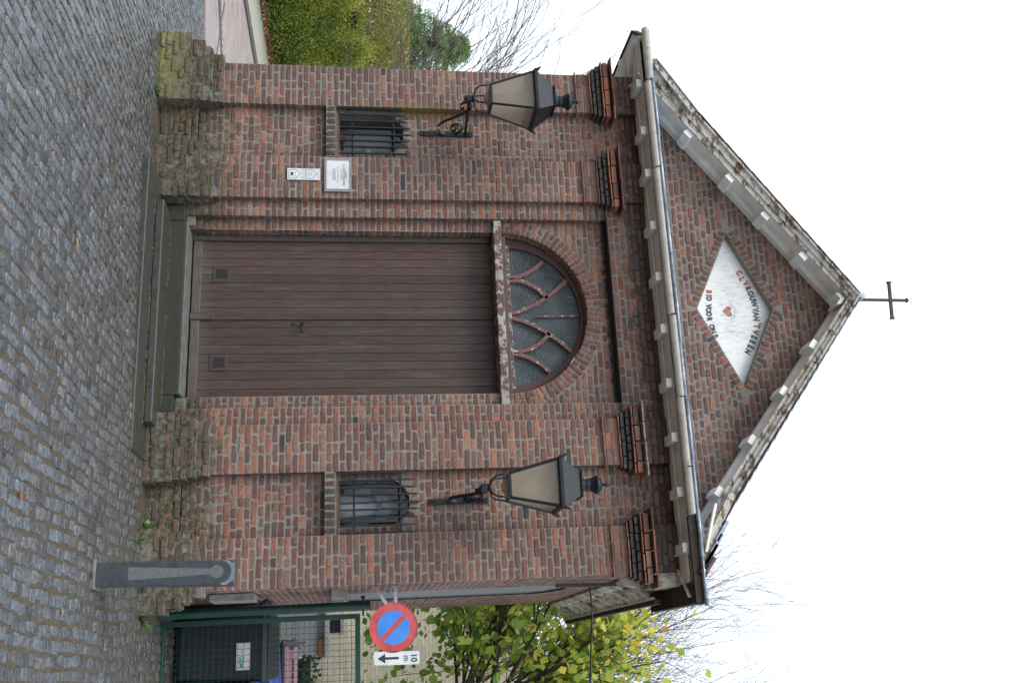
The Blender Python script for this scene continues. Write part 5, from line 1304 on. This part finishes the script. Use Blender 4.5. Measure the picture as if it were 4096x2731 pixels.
for i in range(60):
    c = Vector((2.40+r7.random()*.2, 5.93, 1.25+r7.random()*.02-.03*r7.random())); d_ = Vector((r7.gauss(0,1),r7.gauss(0,.4),r7.gauss(0,1))).normalized()*.016; e_ = Vector((.005,0,.005)); b.add([c-d_, c+e_, c+d_, c-e_], [(0,1,2,3)], (r7.random(),)*3)
b.build('withered_plant', M['deadleaf'], pt_)

def leafcloud(b, pts, size, rg, colf, shape='quad', droop=0.0):
    for p in pts:
        s = size*rg.uniform(.6, 1.25); n_ = Vector((rg.gauss(0,1), rg.gauss(0,1)-.3, rg.gauss(0,.8)+.3)).normalized(); a = n_.orthogonal().normalized()
        a = Matrix.Rotation(rg.uniform(0, 6.28), 3, n_) @ a; c = n_.cross(a); c_ = colf(p, rg)
        if shape == 'quad':
            b.add([p-a*s*.5, p+c*s*.32+n_*s*.08, p+a*s*.5, p-c*s*.32+n_*s*.08], [(0,1,2,3)], (c_,)*3)
        else:      # broad leaf with lobes
            P = [(-.5,0),(-.28,.30),(.02,.46),(.22,.30),(.52,.02),(.24,-.30),(.0,-.44),(-.28,-.32)]; cu = rg.uniform(-.10,.14)
            b.add([p+a*x*s+c*y*s+n_*(abs(y)*cu*s*2) for x, y in P]+[p], [(i, (i+1)%8, 8) for i in range(8)], (c_,)*3)
# ivy on the fence behind
iv = thing('ivy_hedge', (2.95, 4.6, .1), 'dark glossy ivy hedge right of the grey garage', 'hedge')
r8 = random.Random(21); b = MB()
pts = [Vector((r8.uniform(2.63,4.2), 4.6+r8.uniform(-.12,.25), r8.uniform(.1,1.22+.1*math.sin(r8.random()*6)))) for _ in range(3800)]
leafcloud(b, pts, .055, r8, lambda p, g: g.random()**1.2); b.build('foliage', M['ivy'], iv)
bx('stem_core', M['bark'], iv, 2.68, 4.2, 4.66, 4.9, 0.05, 1.15)

# broad-leaved pollard on the right
def grow(b, p, d, L, r, rg, depth, out, curve=.25, up=.25, n=6, split=(2,4), shrink=.62):
    pts = [p.copy()]; rad = [r]; q = p.copy(); dd = d.normalized()
    for i in range(n):
        dd = (dd+Vector((rg.gauss(0,curve), rg.gauss(0,curve), rg.gauss(0,curve*.7)+up))*.35).normalized(); q = q+dd*L/n; pts.append(q.copy()); rad.append(r*(1-.75*(i+1)/n)+.0008)
        if depth > 0 and i >= 1 and rg.random() < .75:
            for _ in range(rg.randint(1, 2)):
                nd = (dd+Vector((rg.gauss(0,.55), rg.gauss(0,.55), rg.gauss(0,.4)))).normalized(); grow(b, q.copy(), nd, L*shrink*rg.uniform(.6,1.1), rad[-1]*.65, rg, depth-1, out, curve, up, max(4, n-1), split, shrink)
    b.tube(pts, rad, 5 if r > .01 else 3, caps=False); out.append(pts)
tr_ = thing('pollarded_tree', (3.45, 5.2, .1), 'pollarded tree with broad yellowing leaves and long shoots beyond the gate', 'tree')
rg = random.Random(77); b = MB()
b.tube([(3.55,5.2,.05),(3.52,5.2,1.2),(3.46,5.2,2.3),(3.42,5.2,3.0),(3.40,5.2,3.45)], [.17,.15,.14,.19,.15], 10)
for i in range(10): a = 6.28*i/10; c = Vector((3.40+.13*math.cos(a), 5.2+.13*math.sin(a), 3.2+rg.uniform(-.2,.25))); b.tube([c-Vector((0,0,.08)), c, c+Vector((0,0,.08))], [.05,.09,.04], 6)
b.build('trunk', M['bark'], tr_)
b = MB(); out = []
for i in range(34):
    a = rg.uniform(0, 6.28); el = rg.uniform(-.15, 1.3); d_ = Vector((math.cos(a)*math.cos(el), math.sin(a)*math.cos(el)*.7, math.sin(el)))
    if rg.random() < .55: d_.x = -abs(d_.x)-.25
    grow(b, Vector((3.38+d_.x*.1, 5.2+d_.y*.1, 3.2+rg.uniform(-.25,.25))), d_, rg.uniform(1.3, 2.3), rg.uniform(.014,.030), rg, 2, out, .16, .10, 7)
b.build('branches', M['bark'], tr_)
tp = [p for L_ in out for p in L_[2:]]
b = MB(); lp = []
for p in tp:
    pr = campx(p)
    z = p.z; dens = 0.0 if z < 1.8 or z > 5.9 else 0.85 if z < 4.9 else max(.08, 1-(z-4.9)/.8)
    for _ in range(2 if z < 3.4 else 1):
        if rg.random() < dens: lp.append(p+Vector((rg.gauss(0,.07), rg.gauss(0,.07), rg.gauss(-.02,.07))))
for _ in range(4200):   # hanging lower foliage
    x = rg.uniform(2.0, 3.9); z = rg.uniform(1.80, 4.9); y = 5.2+rg.gauss(0,.45)
    if mnoise.noise((x*2.2, y*.5, z*2.2))+.32 > rg.random()*.85: lp.append(Vector((x, y, z)))
def bigcol(p, g): return min(1, max(0, .15+.16*(p.z-1.6)*.9+g.gauss(0,.17)))
leafcloud(b, lp, .105, rg, bigcol, 'leaf'); b.build('crown', M['bigleaf'], tr_)
# long bare shoots behind
bt_ = thing('bare_tree', (3.3, 6.6, .1), 'tall thin leafless shoots rising behind the broad-leaved tree', 'tree')
b = MB(); out = []; rg = random.Random(5)
b.tube([(3.6,6.6,.05),(3.55,6.6,3.6)], [.09,.05], 8); b.build('trunk', M['bark'], bt_); b = MB()
for i in range(44):
    d_ = Vector((rg.uniform(-.85,.4), rg.uniform(-.3,.3), 1)); grow(b, Vector((3.5+rg.uniform(-.3,.2), 6.6, rg.uniform(2.6,4.0))), d_, rg.uniform(2.4,4.2), .012, rg, 2, out, .14, .06, 8, shrink=.5)
o = b.build('twigs', M['twig'], bt_)

# ================================================================== BACKGROUND LEFT: hedge, shrub, spruce, bare shrub
rg = random.Random(31)
hg = thing('clipped_hedge', (-10, 12, -.1), 'tall clipped yellow-green privet hedge along the pavement', 'hedge')
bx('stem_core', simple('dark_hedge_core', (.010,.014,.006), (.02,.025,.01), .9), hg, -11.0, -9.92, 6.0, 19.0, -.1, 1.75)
b = MB(); pts = []
for _ in range(60000):
    y = rg.uniform(6.0, 15.5); z = -.05+(1.75+.5*mnoise.noise((y*.9, 3, 3))+.25*rg.random())*rg.random()**.85; x = -9.62+rg.gauss(0,.055)+.10*mnoise.noise((y*1.2, z*1.5, 1))
    if z < .25 and rg.random() < .45: continue
    pts.append(Vector((x, y, z)))
for _ in range(7000): pts.append(Vector((rg.uniform(-10.9,-9.6), rg.uniform(7.6,15.5), 1.80+.10*rg.random()+.12*mnoise.noise((rg.random()*9,1,1)))))
leafcloud(b, pts, .047, rg, lambda p, g: min(1, max(0, .36+.20*max(0, p.z-1.0)+.42*mnoise.noise((p.y*1.1, p.z*1.6, 2))+g.gauss(0,.20)))); b.build('foliage', M['hedgeleaf'], hg)
ys = thing('autumn_shrub', (-10.3, 11, 0), 'loose yellowing shrub rising above the clipped hedge', 'shrub')
b = MB(); out = []
for i in range(16): grow(b, Vector((-10.4, 9.2+i*.30, 0)), Vector((rg.uniform(-.1,.25), rg.uniform(-.2,.2), 1)), rg.uniform(2.4,3.0), .02, rg, 1, out, .12, .2, 7)
b.build('stems', M['bark'], ys)
b = MB(); pts = [Vector((rg.uniform(-10.7,-9.7), rg.uniform(8.4,14), 1.15+1.75*rg.random()**1.1)) for _ in range(24000)]
pts = [p for p in pts if mnoise.noise((p.y*1.4, p.z*1.8, 5)) > -.30-(2.9-p.z)*.3]
leafcloud(b, pts, .060, rg, lambda p, g: min(1, max(0, .45+.35*mnoise.noise((p.y, p.z, 7))+g.gauss(0,.16)))); b.build('foliage', M['yellowleaf'], ys)
sp = thing('spruce_tree', (-11.9, 13.6, 0), 'green spruce rising above the hedge against the white sky', 'tree')
b = MB(); b.tube([(-11.9,13.6,-.1),(-11.9,13.6,4.0)], [.14,.03], 8); b.build('trunk', M['bark'], sp)
b = MB(); pts = []
for i in range(520):
    t = rg.random()**.8; z = 1.0+3.55*t; a = rg.uniform(0, 6.28); Lb = (1-t)*2.1+.30
    d_ = Vector((math.cos(a), math.sin(a), -.12+.25*t)); n = int(Lb*52)
    for j in range(n):
        q = Vector((-11.75,13.6,z))+d_*Lb*j/n+Vector((0,0,-.10*(j/n)**2)); 
        for _ in range(2): pts.append(q+Vector((rg.gauss(0,.035),rg.gauss(0,.035),rg.gauss(-.01,.03))))
for p in pts:
    d_ = Vector((rg.gauss(0,1),rg.gauss(0,1),rg.gauss(.2,.5))).normalized()*.065; e_ = d_.orthogonal().normalized()*.014; c_ = min(1,max(0,rg.gauss(.5,.25))); b.add([p-e_, p+e_, p+d_], [(0,1,2)], (c_,)*3)
b.build('crown', M['spruce'], sp)
bs = thing('bare_shrub', (-4.2, 4.3, 0), 'leafless shrub with long arching reddish twigs behind the left corner', 'shrub')
b = MB(); rg = random.Random(14)
def whip(p, d, L, r, depth):
    n = 12; pts = [p.copy()]; rad = [r]; q = p.copy(); dd = d.normalized(); ph = rg.uniform(0,6.28)
    for i in range(n):
        dd = (dd+Vector((rg.gauss(-.03,.10), rg.gauss(0,.08), rg.gauss(.0,.07)-.035))+Vector((math.sin(ph+i*1.3)*.07,0,math.cos(ph+i*1.1)*.05))).normalized(); q = q+dd*L/n; pts.append(q.copy()); rad.append(r*(1-.8*(i+1)/n)+.0007)
        if depth > 0 and i > 2 and rg.random() < .62:
            s = 1 if rg.random() < .5 else -1
            whip(q.copy(), (dd+Vector((-abs(rg.gauss(0,.35))+.12, rg.gauss(0,.25), rg.uniform(-.15,.30)))), L*rg.uniform(.22,.45), rad[-1]*.62, depth-1)
    b.tube(pts, rad, 4 if r > .006 else 3, caps=False)
for i in range(34):
    d_ = Vector((rg.uniform(-.95,-.12), rg.uniform(-.15,.25), rg.uniform(.75,1.25))); whip(Vector((-4.45+rg.uniform(-.2,.3), 4.3+rg.uniform(-.3,.3), rg.uniform(1.2,3.0))), d_, rg.uniform(2.6,4.4), rg.uniform(.008,.013), 2)
for i in range(6):
    d_ = Vector((rg.uniform(-1.0,-.4), rg.uniform(-.15,.25), rg.uniform(-.05,.55))); whip(Vector((-4.4, 4.3+rg.uniform(-.3,.3), rg.uniform(1.2,2.6))), d_, rg.uniform(1.4,2.4), rg.uniform(.006,.010), 2)
b.build('twigs', M['twig'], bs)
b = MB(); b.tube([(-4.1,4.3,-.1),(-4.2,4.3,1.2),(-4.3,4.3,2.5)], [.05,.035,.02], 7); b.build('stem', M['bark'], bs)

# fallen leaves along the hedge foot (uncountable)
b = MB(); pts = [Vector((-9.45+rg.gauss(0,.13), rg.uniform(7.6,15), gz(-9.5)+.075+rg.random()*.05)) for _ in range(2600)]
leafcloud(b, pts, .07, rg, lambda p, g: g.random()); o = b.build('fallen_leaves', M['deadleaf']); tag(o, 'brown fallen leaves heaped along the hedge foot', 'leaves', kind='stuff')

# weeds
def weed(x, y, s, n, label, blade=False):
    t = thing('weed', (x, y, gz(x)), label, 'weed'); b = MB(); g = random.Random(int(x*100)); z0 = gz(x)-.01
    for i in range(n):
        a = g.uniform(0,6.28); L = s*g.uniform(.5,1.1); d_ = Vector((math.cos(a), math.sin(a)-.3, g.uniform(.5,1.6))).normalized(); sd = d_.cross(Vector((0,0,1))).normalized()*(s*.05 if blade else s*.22)
        p = Vector((x+g.gauss(0,s*.2), y+g.gauss(0,s*.12), z0)); q = p+d_*L*.55; e = p+d_*L+Vector((0,0,-L*.15)); b.add([p-sd*.3, q-sd, e, q+sd, p+sd*.3], [(0,1,2,3,4)], (g.random(),)*3)
    b.build('leaves', M['grass'], t)
weed(-1.97, -.20, .075, 12, 'small green weed at the foot between the two left pilasters'); weed(1.66, -.06, .07, 9, 'broad-leaved weed at the wall foot between the two right pilasters')
weed(1.83, -.20, .10, 16, 'grassy weed tuft at the foot of the corner pilaster', True); weed(2.40, -.02, .12, 24, 'ragged grass tuft beside the gate post foot', True); weed(.40, -.66, .035, 8, 'tiny weed in front of the lowest step')

for i, (x, y) in enumerate(((1.62,-2.55),(.35,-2.35),(1.95,-3.02),(-.55,-1.65),(1.15,-2.9),(2.45,-2.2),(.05,-.95),(2.62,-1.2))):
    t = thing('fallen_leaf', (x, y, gz(x)), 'small curled orange leaf lying on the wet cobbles '+['out left of the bollard','below the door, furthest out','just outside the bollard foot','left of the door, mid street','farthest out before the bollard','right of the bollard towards the gate','close in front of the door steps','nearest the gate post'][i], 'leaf', 'single leaves fallen on the cobbles'); b = MB(); g = random.Random(i); a = g.uniform(0,6.28); L = g.uniform(.016,.028)
    u_ = Vector((math.cos(a),math.sin(a),0))*L; v_ = Vector((-math.sin(a),math.cos(a),0))*L*.55; c0 = Vector((x,y,gz(x)+.008)); h = Vector((0,0,.006))
    b.add([c0-u_, c0-u_*.2+v_+h, c0+u_*.6+v_*.7+h, c0+u_+h*1.4, c0+u_*.5-v_+h*.6, c0-u_*.3-v_+h*.8, c0], [(6,0,1),(6,1,2),(6,2,3),(6,3,4),(6,4,5),(6,5,0)], (g.uniform(.4,1),)*3)
    b.build('blade', M['deadleaf'], t)
# overhead cable from the chapel corner
cb = thing('overhead_cable', (2.3, .4, 3.75), 'black cable with clamps strung from the chapel side out to the right', 'cable')
b = MB(); A = Vector((2.235,.55,3.70)); Bp = Vector((5.2,2.2,4.02)); pts = [(2.215,.55,3.60), (2.235,.55,3.66)]+[tuple(A.lerp(Bp, i/16)+Vector((0,0,-.10*math.sin(math.pi*i/16)))) for i in range(1,17)]
b.tube(pts, .0085, 8); b.build('wire', M['cable'], cb, smooth=True)
for i in (1, 3, 5):
    p = Vector(pts[i+2]); b = MB(); b.tube([p-Vector((.012,.006,0)), p+Vector((.012,.006,0))], .014, 8); b.build('clamp', M['cable'], cb)
